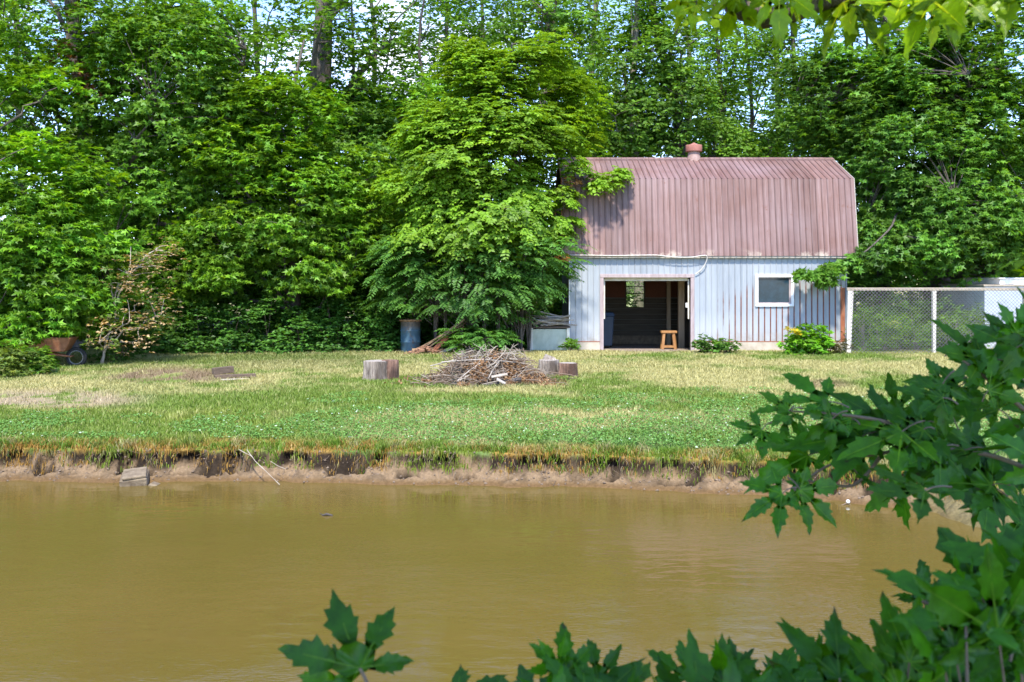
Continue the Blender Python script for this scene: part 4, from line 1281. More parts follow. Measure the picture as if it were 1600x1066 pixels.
# ------------------------------------------------------------------ wheelbarrow in the bushes
wb_ = empty('wheelbarrow', (-10.35, 23.1, 0), 'rusty orange wheelbarrow half hidden in the bushes at the far left', 'wheelbarrow', None, R(8))
b = MB(); frust(b, -.38, .30, -.22, .22, .34, -.52, .48, -.32, .32, .66); b.build('tub', M_wheelbarrow, wb_, .015)
b = MB()
for sy in (-.2, .2):
    b.tube([(-.95, sy * 1.3, .56), (-.4, sy, .34), (.42, sy * .4, .22)], .02, 6); b.tube([(-.35, sy, .34), (-.42, sy, .0)], .018, 6)
b.build('frame', M_wheelbarrow, wb_)
wh = MB()
wh.tube([(.50 + .19 * math.cos(2 * PI * k / 24), 0, .2 + .19 * math.sin(2 * PI * k / 24)) for k in range(25)], .042, 8, False); o = wh.build('wheel', M_black, wb_)
b = MB(); b.tube([(.50 + .15 * math.cos(2 * PI * k / 24), -.035, .2 + .15 * math.sin(2 * PI * k / 24)) for k in range(25)], .012, 6, False); b.build('rim', M_wire, o)

# ------------------------------------------------------------------ trees
def np_tube(pts, rad, n=6):
    """vectorised tube, returns verts and quad faces"""
    pts = np.asarray(pts, float); m = len(pts); rad = np.broadcast_to(np.asarray(rad, float), (m,))
    t = np.gradient(pts, axis=0); t = nrm(t)
    ref = np.where(np.abs(t[:, 2:3]) > .9, np.array([[1., 0.1, 0]]), np.array([[0.1, 0, 1.]]))
    ref[:] = ref[0]
    a = nrm(np.cross(t, ref)); b = np.cross(t, a)
    g = np.linspace(0, 2 * PI, n, endpoint=False)
    v = pts[:, None] + rad[:, None, None] * (a[:, None] * np.cos(g)[None, :, None] + b[:, None] * np.sin(g)[None, :, None])
    i = np.arange(m - 1)[:, None] * n; k = np.arange(n)[None]
    f = np.stack([i + k, i + (k + 1) % n, i + n + (k + 1) % n, i + n + k], -1).reshape(-1, 4)
    return v.reshape(-1, 3), f

def bez(a, b, c, n=7):
    t = np.linspace(0, 1, n)[:, None]
    return (1 - t) ** 2 * a + 2 * t * (1 - t) * b + t * t * c

class Wood:
    def __init__(s): s.v = []; s.f = []; s.o = 0
    def add(s, pts, rad, n=6):
        v, f = np_tube(pts, rad, n); s.v.append(v); s.f.append(f + s.o); s.o += len(v)
    def build(s, name, m, parent, origin):
        return np_obj(name, np.concatenate(s.v) - np.asarray(origin), np.concatenate(s.f), m, parent, smooth=True)

LEAF_SCALE = 1.16
def sprigs(cl, n_sp, k, size, kind, base, var, out_c, flat=.3, spread=1.0, yellow=.25, tipyellow=.3):
    flat = flat * 1.6 if flat < .45 else flat; n_sp = int(n_sp * (1.05 if n_sp >= 28 else 1))
    """leaves of all clumps: cl = (n,4) centres and radii"""
    n = len(cl)
    cen = np.repeat(cl[:, :3], n_sp, 0); rad = np.repeat(cl[:, 3], n_sp)
    ctint = np.repeat(rng.normal(1, var * 1.3, n), n_sp)
    cyel = np.repeat(rng.uniform(0, 1, n) ** 2, n_sp)
    m = n * n_sp
    r = np.sqrt(rng.uniform(0, 1, m)); a = rng.uniform(0, 2 * PI, m)
    rx = np.stack([np.cos(a), np.sin(a)], -1)
    hz = (1 - r * r) * flat * 1.2 - flat * .5 + rng.normal(0, flat * .45, m) - .18 * r * r
    P = cen + np.concatenate([rx * (r * rad)[:, None] * spread, (hz * rad)[:, None]], -1)
    oc = nrm(P - out_c)
    O = nrm(np.concatenate([rx * (.4 + r)[:, None], (.5 - .75 * r)[:, None]], -1) + oc * .4 + rng.normal(0, .3, (m, 3)))
    P2 = np.repeat(P, k, 0); O2 = np.repeat(O, k, 0)
    j = np.tile(np.arange(k), m); a2 = np.repeat(rng.uniform(0, 2 * PI, m), k) + j * 2 * PI / k + rng.normal(0, .3, m * k)
    hd = np.stack([np.cos(a2), np.sin(a2), -.22 + rng.normal(0, .2, m * k)], -1)
    D = nrm(O2 * .7 + hd)
    Nn = np.array((0, 0, .8)) + rng.normal(0, .5, (m * k, 3)) + O2 * .2 + np.repeat(oc, k, 0) * .6
    S = LEAF_SCALE * size * rng.uniform(.5, 1.35, m * k)
    c = base * np.repeat(np.clip(ctint, .6, 1.5), k)[:, None] * rng.uniform(.75, 1.3, (m * k, 1))
    yel = np.repeat(cyel, k) * yellow + (rng.uniform(0, 1, m * k) < .10) * .25 + np.repeat(r * (hz > 0) * tipyellow * rng.uniform(0, 1, m), k)  # young tips yellower; pad tops and rims also get a painted highlight
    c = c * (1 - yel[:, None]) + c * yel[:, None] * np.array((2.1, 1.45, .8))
    return place(kind, P2 + O2 * (rng.uniform(0, .5, (m * k, 1)) * size) + D * size * .15, D, Nn, S, c)

def pinnate(cl, n_sp, nl, L, w, base, var, out_c, flat=.35, yellow=.2, kind='nar', droop=.35):
    """compound leaves: each sprig is one arching rachis with nl pairs of leaflets"""
    n = len(cl)
    cen = np.repeat(cl[:, :3], n_sp, 0); rad = np.repeat(cl[:, 3], n_sp); ct = np.repeat(np.clip(rng.normal(1, var, n), .6, 1.5), n_sp)
    cy = np.repeat(rng.uniform(0, 1, n) ** 2, n_sp)
    m = n * n_sp
    r = np.sqrt(rng.uniform(0, 1, m)); a = rng.uniform(0, 2 * PI, m)
    rx = np.stack([np.cos(a), np.sin(a)], -1)
    hz = (1 - r * r) * flat - flat * .4 + rng.normal(0, flat * .45, m)
    P = cen + np.concatenate([rx * (r * rad)[:, None], (hz * rad)[:, None]], -1)
    a3 = a + rng.normal(0, .6, m)
    O = nrm(np.stack([np.cos(a3), np.sin(a3), .35 - .4 * r + rng.normal(0, .25, m)], -1) + nrm(P - out_c) * .5)
    Lr = L * rng.uniform(.7, 1.2, m)
    ts = np.repeat(np.linspace(.18, 1.0, nl), 2); sd = np.tile([1., -1.], nl); k = 2 * nl
    T = np.tile(ts, m); Sg = np.tile(sd, m); O2 = np.repeat(O, k, 0); L2 = np.repeat(Lr, k)
    up = np.array((0, 0, 1.))
    side = nrm(np.cross(O2, up))
    pos = np.repeat(P, k, 0) + O2 * (T * L2)[:, None] - up * (droop * T * T * L2)[:, None]
    tang = nrm(O2 - up * (2 * droop * T)[:, None])
    nn = np.cross(side, tang) 
    D = nrm(tang * (.45 + .5 * (T > .98))[:, None] + side * (Sg * .9)[:, None] - up * .15 + rng.normal(0, .12, (m * k, 3)))
    S = w * np.repeat(rng.uniform(.8, 1.15, m), k) * (1 - .35 * np.abs(T - .5))
    yel = np.repeat(cy, k) * yellow + np.repeat(rng.uniform(0, 1, m) < .15, k) * .2
    c = base * np.repeat(ct, k)[:, None] * rng.uniform(.8, 1.2, (m * k, 1))
    c = c * (1 - yel[:, None]) + c * yel[:, None] * np.array((2.1, 1.45, .8))
    return place(kind, pos, D, nn + rng.normal(0, .3, (m * k, 3)) + np.repeat(nrm(P - out_c), k, 0) * .5, S, c)

GAPS = np.array((60, 190, 335, 470, 940, 1105, 1200, 1345))
def open_sky(cl):
    px = 800 + cl[:, 0] / cl[:, 1] * FPX; py = HOR + (CAM_Z - cl[:, 2]) / cl[:, 1] * FPX
    return cl[~((py < -50) & (np.abs(px[:, None] - GAPS[None]).min(1) < 66))]

def crown_clumps(ells, rad, hole=0.0):
    """ells: (cx,cy,cz, rx,ry,rz, n)"""
    out = []
    for (cx, cy, cz, rx, ry, rz, n) in ells:
        d = nrm(rng.normal(0, 1, (n, 3)))
        q = rng.uniform(.35, 1, (n, 1)) ** .55
        p = np.array((cx, cy, cz)) + d * q * np.array((rx, ry, rz))
        r = rad * rng.uniform(.65, 1.3, (n, 1))
        out.append(np.concatenate([p, r], -1))
    return np.concatenate(out)

def E(px, py, Y, rpx, rpy, ry, n):
    """ellipsoid of crown seen around photo pixel (px,py) at distance Y"""
    p = W(px, py, Y)
    return (p[0], p[1], p[2], rpx / FPX * Y, ry, rpy / FPX * Y, n)

def make_tree(name, label, base, top, r0, cl, leaves, cat='tree', group=None, nlimb=9, mwood=None, wig=.3, twr=.022, hand=(), ns=9):
    """trunk polyline from base to top, limbs to a spread of clumps, a branch to each remaining clump"""
    base = np.array(base, float); top = np.array(top, float)
    e = empty(name, tuple(base), label, cat, group)
    w = Wood()
    nT = 14
    t = np.linspace(0, 1, nT)[:, None]
    tr = base + (top - base) * t
    H = top[2] - base[2]
    wob = np.stack([np.interp(np.linspace(0, 1, nT), np.linspace(0, 1, 6), rng.normal(0, wig, 6)), np.interp(np.linspace(0, 1, nT), np.linspace(0, 1, 6), rng.normal(0, wig, 6)), np.zeros(nT)], -1)
    tr = tr + wob * np.minimum(1, t * 3) * (1)
    tr[0] = base
    rad = r0 * (1 - .82 * t[:, 0]) ; rad[0] *= 1.35
    w.add(tr, rad, ns)
    nodes = [tr]
    cl = np.asarray(cl)
    if len(cl):
        idx = [int(rng.integers(len(cl)))]
        d = np.linalg.norm(cl[:, :3] - cl[idx[0], :3], axis=1)
        while len(idx) < min(nlimb, len(cl)):
            j = int(np.argmax(d)); idx.append(j); d = np.minimum(d, np.linalg.norm(cl[:, :3] - cl[j, :3], axis=1))
        for j in idx:
            c = cl[j, :3]
            hd = np.hypot(*(c[:2] - base[:2]))
            za = np.clip(c[2] - .55 * hd - .1 * H, base[2] + .12 * H, top[2])
            f = (za - base[2]) / H * (nT - 1); i0 = int(np.clip(f, 0, nT - 2)); q = tr[i0] + (tr[i0 + 1] - tr[i0]) * (f - i0)
            ra = np.interp(f, np.arange(nT), rad) * .5
            mid = q * .45 + c * .55 + np.array((0, 0, .18 * hd)) + rng.normal(0, .12 * hd + .05, 3)
            pts = bez(q, mid, c, 9); pts[1:-1] += rng.normal(0, .03 * hd + .01, (7, 3))
            w.add(pts, np.linspace(max(ra, .02), .012, 9), 6)
            nodes.append(pts)
        allp = np.concatenate(nodes)
        for j in range(len(cl)):
            if j in idx: continue
            c = cl[j, :3]
            dd = np.linalg.norm(allp - c, axis=1) + np.maximum(0, allp[:, 2] - c[2]) * 1.2
            q = allp[int(np.argmin(dd))]
            L = np.linalg.norm(c - q)
            if L < .05: continue
            mid = (q + c) / 2 + np.array((0, 0, .12 * L)) + rng.normal(0, .1 * L, 3)
            w.add(bez(q, mid, c, 5), np.linspace(min(twr, .03 * L + .008), .006, 5), 4)
    for hp in hand: w.add(np.array([np.array(q) for q in smooth_pts(hp, 5)]), np.linspace(.05, .006, (len(hp) - 1) * 5 + 1), 6)
    w.build('trunk', mwood or M_bark, e, base)
    if leaves is not None:
        v, f, c = leaves
        np_obj('crown', v - base, f, M_leaf, e, c)
    return e

LG = np.array((.125, .280, .018)); MG = np.array((.108, .240, .024)); DG = np.array((.072, .175, .026)); BG = np.array((.175, .330, .022)); BLG = np.array((.085, .215, .034))

def tree_simple(name, label, base_px, base_Y, top_pp, r0, ells, rad, n_sp, k, size, kind, base_c, var=.18, group=None, nlimb=9, mw=None, wig=.2, yellow=.25, flat=.3, tip=.3, extra=None, topY=None):
    cl = open_sky(crown_clumps(ells, rad))
    cen = cl[:, :3].mean(0) - np.array((0, 0, .5))
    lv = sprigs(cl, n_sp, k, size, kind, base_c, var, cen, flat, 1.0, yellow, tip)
    if extra is not None: lv = join([lv, extra])
    b = ((base_px - 800) / FPX * base_Y, base_Y, float(height(np.array([(base_px - 800) / FPX * base_Y]), np.array([base_Y]))[0]) - .05)
    return make_tree(name, label, b, W(top_pp[0], top_pp[1], topY or base_Y), r0, cl, lv, 'tree', group, nlimb, mw, wig)

# -- left: near maple whose low boughs reach the lawn
tree_simple('maple_tree', 'bright green maple at the far left whose low boughs sweep down to the lawn', -70, 24.5, (-40, -60), .17,
            [E(30, 290, 24.5, 150, 80, 1.6, 46), E(70, 380, 24.0, 120, 70, 1.5, 46), E(40, 470, 23.6, 130, 62, 1.3, 50), E(20, 520, 23.0, 60, 22, .5, 12), E(140, 440, 23.8, 60, 70, 1.0, 18), E(-80, 150, 25, 180, 160, 2, 30)],
            .62, 30, 6, .135, 'l5', LG * np.array((.95, 1.02, 1)), .2, None, 12, None, .12, .3, .34, .6)
# -- left: big oak with dead brown leaves
cl_dead = np.array([list(W(110, 88, 28)) + [.45], list(W(118, 110, 28)) + [.35], list(W(128, 12, 28)) + [.35], list(W(135, 140, 28)) + [.28], list(W(95, 75, 28)) + [.3]])
dl = sprigs(cl_dead, 16, 5, .13, 'l3', np.array((.22, .10, .05)), .1, np.array((-12, 29, 8)))
tree_simple('oak_tree', 'large spreading oak at the left with knotty dark trunk and a few dead leaves', 132, 29.5, (110, -330), .36,
            [E(110, 40, 29, 190, 130, 2.6, 110), E(275, 110, 29, 150, 110, 2.4, 110), E(300, 230, 28.6, 120, 90, 2.2, 76), E(60, 190, 28.6, 120, 60, 2.0, 50), E(230, 330, 28.6, 110, 60, 1.8, 40), E(150, -200, 30, 300, 200, 4, 19)],
            .72, 32, 6, .125, 'l3', MG * np.array((1.05, 1.1, 1)), .2, None, 16, None, .14, .3, .28, .4, dl)
# -- middle left: silver maple, layered boughs
tree_simple('silver_maple', 'layered light green silver maple in front of the massive trunk, left of centre', 462, 28.6, (455, 60), .16,
            [E(430, 170, 28.6, 90, 50, 1.5, 36), E(390, 240, 28.2, 100, 50, 1.5, 40), E(480, 300, 28.3, 110, 60, 1.5, 44), E(380, 360, 28, 120, 50, 1.6, 44), E(470, 400, 27.8, 110, 50, 1.5, 40), E(560, 300, 28.8, 70, 70, 1.3, 30), E(300, 420, 27.6, 90, 45, 1.3, 26)],
            .62, 32, 6, .125, 'l5', LG, .2, None, 14, None, .14, .28, .25, .55)
# -- massive trunk
tree_simple('massive_oak', 'massive tree whose thick dark trunk rises out of the top left of centre', 492, 33, (515, -420), .52,
            [E(470, -60, 33, 150, 70, 2.5, 24), E(560, 40, 32.5, 70, 70, 2, 22), E(520, 170, 32.5, 90, 50, 2, 26), E(540, 260, 32, 120, 60, 1.6, 36), E(470, 80, 34, 60, 80, 1.5, 16), E(560, -250, 33, 260, 150, 4, 15), E(600, 370, 31, 120, 70, 1.5, 40)],
            .75, 30, 6, .13, 'l3', MG, .18, None, 14, None, .1, .2, .3, .25)
# -- bright ash beside the barn
def ash():
    cl = crown_clumps([E(775, 225, 27.8, 85, 90, 1.7, 60), E(705, 265, 27.6, 60, 70, 1.5, 36), E(845, 235, 27.9, 50, 70, 1.2, 34), E(760, 340, 27.4, 110, 60, 1.5, 54), E(880, 150, 31.4, 45, 50, .8, 20), E(690, 370, 27.4, 70, 50, 1.2, 24),
                       E(745, 125, 28, 40, 40, 1.1, 16), E(815, 110, 28.2, 35, 45, 1.0, 12), E(680, 200, 27.8, 35, 45, 1.0, 12), E(905, 200, 31.6, 35, 35, .5, 12), E(840, 330, 27.4, 30, 60, .8, 20), E(722, 92, 28.2, 14, 26, .4, 5), E(772, 84, 28.4, 12, 22, .4, 4), E(862, 84, 28.4, 14, 24, .4, 5), E(655, 225, 27.6, 22, 18, .5, 5), E(640, 300, 27.5, 28, 22, .5, 7)], .52)
    pxc = 800 + cl[:, 0] / cl[:, 1] * FPX; pyc = HOR + (CAM_Z - cl[:, 2]) / cl[:, 1] * FPX
    cl = cl[~((pxc > 828) & (pyc > 228))]
    ext = np.array([list(W(902, 268, 27.8)) + [.26], list(W(950, 280, 27.9)) + [.30], list(W(935, 290, 27.8)) + [.24], list(W(895, 255, 27.9)) + [.28], list(W(968, 272, 28.0)) + [.2], list(W(885, 345, 27.7)) + [.32], list(W(880, 300, 27.7)) + [.25], list(W(880, 315, 27.6)) + [.28], list(W(868, 360, 27.7)) + [.35]])
    # keep the roof itself clear
    keep = ~((cl[:, 0] > 1.25) & (cl[:, 1] > 27.6) & (cl[:, 2] < 5.2)) & ~((cl[:, 0] > .2) & (cl[:, 2] < 1.9))
    cl = np.concatenate([cl[keep], ext])
    cen = W(790, 330, 28)
    lv = pinnate(cl, 46, 4, .28, .15, BG, .2, cen, .5, .12, 'ov', .4)
    dead = sprigs(np.array([list(W(893, 282, 27.75)) + [.17], list(W(879, 402, 27.6)) + [.12]]), 12, 4, .12, 'ov', np.array((.50, .27, .13)), .1, cen)
    make_tree('ash_tree', 'bright yellow green ash left of the barn with twigs hanging over its roof', ((800 - 800) / FPX * 28.3, 28.3, -.05), W(800, 70, 28.1), .15, cl, join([lv, dead]), nlimb=14, wig=.14)
ash()
# -- sumacs
def sumac(name, label, px, Y, cl, stems, n_sp=16, nl=9, L=.48, w=.15, col=BLG, group=None):
    base = np.array(((px - 800) / FPX * Y, Y, -.03))
    e = empty(name, tuple(base), label, 'shrub', group)
    cen = cl[:, :3].mean(0) - np.array((0, 0, .6))
    cl = cl[~((cl[:, 0] > .15) & (cl[:, 2] < 1.55))]
    wd = Wood()
    for s in stems:
        A = base + np.array((s, rng.normal(0, .1), 0))
        near = cl[np.argsort(np.abs(cl[:, 0] - A[0]) + rng.uniform(0, .5, len(cl)))[:4], :3]
        for c in near: wd.add(bez(A, (A + c) / 2 + np.array((0, 0, .25)), c, 8), np.linspace(.034, .010, 8), 6)
    for c in cl[:, :3]:
        A = base + np.array((stems[int(rng.integers(len(stems)))], 0, .2)); A = A + (c - A) * .45
        wd.add(bez(A, (A + c) / 2 + np.array((0, 0, .1)), c, 5), np.linspace(.016, .006, 5), 5)
    wd.build('stem', M_bark, e, base)
    cl = cl[~((cl[:, 0] > .15) & (cl[:, 2] < 1.55))]
    v, f, c = pinnate(cl, n_sp, nl, L, w, col, .15, cen, .4, .15, 'nar', .4)
    np_obj('foliage', v - base, f, M_leaf, e, c)
sumac('sumac_shrub', 'tall sumac thicket with long feathery leaves under the bright ash', 750, 27.4,
      crown_clumps([E(700, 400, 27.1, 90, 40, .7, 30), E(800, 395, 27.0, 75, 45, .7, 26), E(760, 450, 26.9, 90, 40, .6, 28), E(660, 440, 27.2, 60, 40, .6, 16), E(835, 450, 27.1, 30, 50, .5, 12), E(640, 400, 27.4, 50, 30, .6, 12)], .5),
      (-1.2, -.5, .1, .5, 1.1, -.9))
sumac('sumac_shrub', 'low young sumac growing in front of the plank stack', 748, 26.6,
      crown_clumps([E(748, 532, 26.5, 38, 13, .35, 12)], .3), (-.2, .05, .25), 12, 8, .42, .13, BLG * 1.1)
sumac('sumac_shrub', 'leggy sumac reaching over the green box by the barn corner', 812, 27.6,
      crown_clumps([E(838, 455, 27.5, 26, 18, .4, 8), E(795, 480, 27.5, 28, 20, .4, 7)], .36), (0, .25), 12, 8, .42, .13, BLG)

# -- tall thin trees of the back row
rows = [
 (413, 37, .16, (408, -300), [E(410, 60, 37, 70, 120, 1.8, 16), E(400, 230, 36, 90, 90, 1.8, 30), E(420, -200, 37, 120, 140, 2, 14)], 'slim bare stemmed tree with sky around it, left of the massive trunk'),
 (602, 35, .15, (560, -250), [E(620, 130, 35, 60, 130, 1.5, 24), E(585, -60, 35, 110, 80, 1.8, 12), E(610, 280, 34.5, 70, 80, 1.5, 26)], 'leaning slim tree just right of the massive trunk'),
 (690, 39, .13, (700, -320), [E(690, 60, 39, 60, 130, 2, 34), E(700, 220, 38.5, 70, 100, 2, 34), E(690, -200, 39, 100, 140, 2, 14)], 'small leaved tree between the leaning slim tree and the bright ash'),
 (752, 41, .13, (745, -320), [E(750, 20, 41, 60, 120, 2, 32), E(740, 220, 40, 70, 100, 2, 30), E(750, -210, 41, 90, 120, 2, 12)], 'dusky tree rising directly behind the bright ash top'),
 (822, 36, .19, (870, -260), [E(845, 30, 36, 70, 70, 2, 26), E(830, -140, 36, 120, 100, 2, 14), E(900, 90, 37, 40, 80, 1.6, 18)], 'dark forked tree leaning right above the bright ash'),
 (925, 42, .14, (905, -320), [E(915, 40, 42, 55, 120, 2, 28), E(930, 220, 41, 60, 80, 2, 34), E(915, -180, 42, 90, 120, 2, 11)], 'thin tree behind the left end of the barn roof'),
 (998, 38, .19, (985, -330), [E(990, 70, 38, 55, 110, 1.8, 36), E(980, 190, 37.5, 60, 60, 1.6, 22), E(1000, -150, 38, 110, 110, 2, 14)], 'grey trunked tree behind the barn roof, left of the ventilator'),
 (1052, 39, .27, (1048, -350), [E(1050, 60, 38.5, 60, 80, 1.8, 32), E(1050, 150, 38, 60, 50, 1.6, 16), E(1060, -140, 39, 120, 100, 2.2, 16), E(1020, 215, 38, 50, 30, 1.4, 16)], 'thick trunked tree standing behind the ventilator'),
 (1120, 41, .13, (1112, -330), [E(1120, 110, 41, 45, 90, 1.8, 30), E(1120, 220, 40, 50, 35, 1.5, 22), E(1115, -80, 41, 80, 90, 2, 13)], 'slender tree just right of the ventilator'),
 (1172, 43, .12, (1175, -330), [E(1165, 70, 43, 50, 80, 2, 22), E(1190, 235, 42, 55, 28, 1.8, 22), E(1175, -120, 43, 90, 110, 2, 12)], 'slender straight tree above the middle of the barn roof'),
 (1245, 40, .15, (1250, -320), [E(1240, 60, 40, 60, 90, 2, 30), E(1265, 180, 39.5, 60, 70, 1.8, 36), E(1240, -120, 40, 100, 110, 2, 13)], 'leafy tree above the right end of the barn roof'),
 (1382, 35, .27, (1375, -300), [E(1380, 60, 35.5, 90, 90, 1.8, 30), E(1365, 200, 35, 60, 60, 1.2, 16), E(1400, 340, 35, 50, 60, 1.2, 18), E(1380, -140, 35.5, 120, 120, 2, 14)], 'dark trunked tree close to the right end of the barn'),
 (1330, 38, .16, (1330, -200), [E(1330, 300, 37, 60, 80, 1.4, 26), E(1320, 180, 37.5, 60, 70, 1.4, 20), E(1350, 420, 36, 60, 40, 1.2, 20)], 'leafy young tree filling the gap beside the right end of the barn roof'),
 (1450, 40, .18, (1450, -250), [E(1450, 200, 39, 80, 100, 1.8, 30), E(1460, 360, 38, 90, 70, 1.5, 30)], 'tree deep behind the broad green maple at the right'),
 (1080, 47, .2, (1080, -200), [E(1090, 190, 47, 110, 80, 2, 50)], 'distant leafy tree low behind the barn ridge near the ventilator'),
 (1220, 48, .2, (1220, -200), [E(1210, 190, 48, 110, 70, 2, 46)], 'distant leafy tree low behind the right half of the barn ridge'),
 (872, 36, .14, (872, -120), [E(872, 250, 35.5, 50, 110, 1.2, 34), E(880, 400, 34.8, 40, 60, .8, 16), E(860, 470, 34.5, 50, 40, .8, 12)], 'leafy young tree close behind the left gable of the barn'),
 (940, 46, .2, (940, -200), [E(950, 190, 46, 90, 80, 2, 44)], 'distant leafy tree low behind the left half of the barn ridge'),
 (1570, 37, .25, (1560, -300), [E(1560, 60, 37, 90, 110, 2, 34), E(1570, 250, 36.5, 80, 90, 1.8, 36), E(1580, 370, 36, 60, 60, 1.5, 20), E(1560, -140, 37, 120, 120, 2, 14)], 'tree at the right edge rising above the fence'),
 (300, 40, .18, (290, -320), [E(290, 60, 40, 90, 110, 2, 30), E(250, 300, 39, 100, 80, 2, 26), E(300, -150, 40, 120, 120, 2, 13)], 'tree standing behind the large left oak'),
 (215, 34, .14, (220, -120), [E(220, 240, 34, 90, 90, 1.6, 40), E(200, 370, 33, 100, 60, 1.4, 40), E(230, 450, 32, 80, 35, 1.2, 26)], 'shaded young tree between the left oak and the layered silver maple'),
 (350, 35, .14, (345, -150), [E(350, 150, 35, 70, 70, 1.6, 26), E(345, 300, 34, 90, 80, 1.6, 44), E(350, 430, 32, 100, 40, 1.3, 34)], 'shaded young tree behind the layered silver maple'),
 (560, 33, .13, (560, -40), [E(560, 200, 33.5, 80, 70, 1.6, 34), E(565, 330, 32.5, 90, 60, 1.4, 40), E(560, 440, 31.5, 100, 40, 1.2, 36)], 'dim young tree in the shade just behind the barrel'),
 (660, 34, .13, (655, -60), [E(660, 180, 34, 60, 70, 1.6, 30), E(665, 310, 33, 70, 70, 1.5, 34), E(680, 440, 31.5, 70, 40, 1.2, 26)], 'shaded tree close behind the left side of the bright ash'),
 (-210, 31, .2, (-220, -250), [E(-210, 120, 31, 130, 150, 2, 50), E(-200, 350, 30, 130, 90, 1.8, 40), E(-190, 470, 29, 110, 50, 1.4, 24)], 'tree beyond the left edge behind the far left maple'),
 (40, 38, .2, (30, -320), [E(30, 60, 38, 90, 120, 2, 34), E(60, 280, 37, 100, 80, 2, 26), E(30, -150, 38, 130, 130, 2, 13)], 'tree standing behind the far left maple'),
]
for (bx_, Y_, r_, tp, el, lab) in rows:
    tree_simple('tall_tree', lab, bx_, Y_, tp, r_, [q[:6] + (int(q[6] * 1.4),) for q in el], .8, 32, 5, .14, 'ov', MG * rng.uniform(.95, 1.3) * np.array((1, 1, 1.1)), .18, 'tall trees behind the barn and bushes', 9, M_bark_pale if bx_ in (998, 925, 602) else None, .22, .22, .45, .2)

# -- right: spreading maple in front of the back row
ext = np.array([list(W(1260, 428, 27.4)) + [.3], list(W(1295, 420, 27.5)) + [.34], list(W(1330, 408, 27.6)) + [.4], list(W(1292, 440, 27.4)) + [.2], list(W(1350, 395, 27.8)) + [.5], list(W(1380, 390, 28.3)) + [.6], list(W(1285, 428, 27.45)) + [.25]])
def right_maple():
    cl = crown_clumps([E(1330, 150, 31.5, 110, 80, 1.8, 60), E(1440, 120, 31.5, 130, 80, 2.0, 70), E(1550, 210, 31, 110, 90, 1.8, 60), E(1430, 250, 30.5, 110, 80, 1.8, 66), E(1500, 340, 30, 130, 70, 1.6, 70), E(1410, 370, 29.6, 80, 50, 1.2, 30), E(1570, 400, 30, 60, 40, 1.2, 20), E(1600, 60, 31, 120, 100, 2, 40), E(1480, -120, 32, 260, 130, 3, 33), E(1660, 260, 31, 90, 160, 2, 30), E(1290, 215, 31.8, 55, 40, 1, 18)], .68)
    cl = open_sky(cl)
    keep = ~((cl[:, 0] < 9.75) & (cl[:, 1] < 33.0) & (cl[:, 2] < 6.1) & (cl[:, 1] > 27.0))
    cl = cl[keep]
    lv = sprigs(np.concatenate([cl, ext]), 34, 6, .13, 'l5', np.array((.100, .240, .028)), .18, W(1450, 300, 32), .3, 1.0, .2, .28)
    make_tree('maple_tree', 'broad green maple behind the fence whose lowest bough droops over the barn corner', ((1462 - 800) / FPX * 33.5, 33.5, -.05), W(1480, -220, 33), .46, cl, lv, nlimb=18, wig=.12, hand=[[np.array(W(1462, 330, 33.4)), np.array((11.6, 30.5, 4.0)), np.array((10.4, 28.3, 3.3)), np.array(W(1330, 408, 27.6)), np.array(W(1260, 428, 27.4))]])
right_maple()

# -- shrubs along the edge of the trees
shr = [
 (255, 556, 40, 95, 'dark shrub just right of the dead leaved sapling'), (310, 553, 45, 85, 'dark low shrub in the deep shade, left part of the tree edge'),
 (365, 553, 50, 90, 'dark green shrub under the layered silver maple'), (420, 552, 45, 95, 'rounded dark shrub beneath the massive trunk'),
 (470, 552, 48, 85, 'bushy dark green shrub left of the gap in the undergrowth'), (525, 551, 45, 90, 'dark green shrub in the middle of the bush row left of the barrel'),
 (575, 550, 42, 80, 'second shrub to the left of the blue barrel'), (606, 549, 18, 75, 'dark shrub touching the left side of the blue barrel'),
 (680, 546, 40, 60, 'dim shrub behind the sloping plank stack'), (800, 548, 45, 70, 'thin shrub left of the green wooden box'),
]
for (px, py, wpx, hpx, lab) in shr:
    Y = GY(py) + .6
    cl = crown_clumps([E(px, py - hpx * .45, Y, wpx, hpx * .5, .8, 26), E(px, py - hpx * .2, Y - .2, wpx, hpx * .25, .7, 12)], .34)
    cen = cl[:, :3].mean(0) - np.array((0, .0, .5))
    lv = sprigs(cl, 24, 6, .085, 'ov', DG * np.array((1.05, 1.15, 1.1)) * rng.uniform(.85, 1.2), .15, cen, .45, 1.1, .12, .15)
    base = np.array(((px - 800) / FPX * Y, Y, -.04))
    e = empty('shrub', tuple(base), lab, 'shrub', 'dark shrubs along the edge of the trees')
    wd = Wood()
    for c in cl[::2, :3]: wd.add(bez(base + rng.normal(0, .06, 3) * np.array((1, 1, 0)), (base + c) / 2 + np.array((0, 0, .1)), c, 5), np.linspace(.014, .005, 5), 4)
    wd.build('stem', M_twig_dark, e, base)
    np_obj('foliage', lv[0] - base, lv[1], M_leaf, e, lv[2])
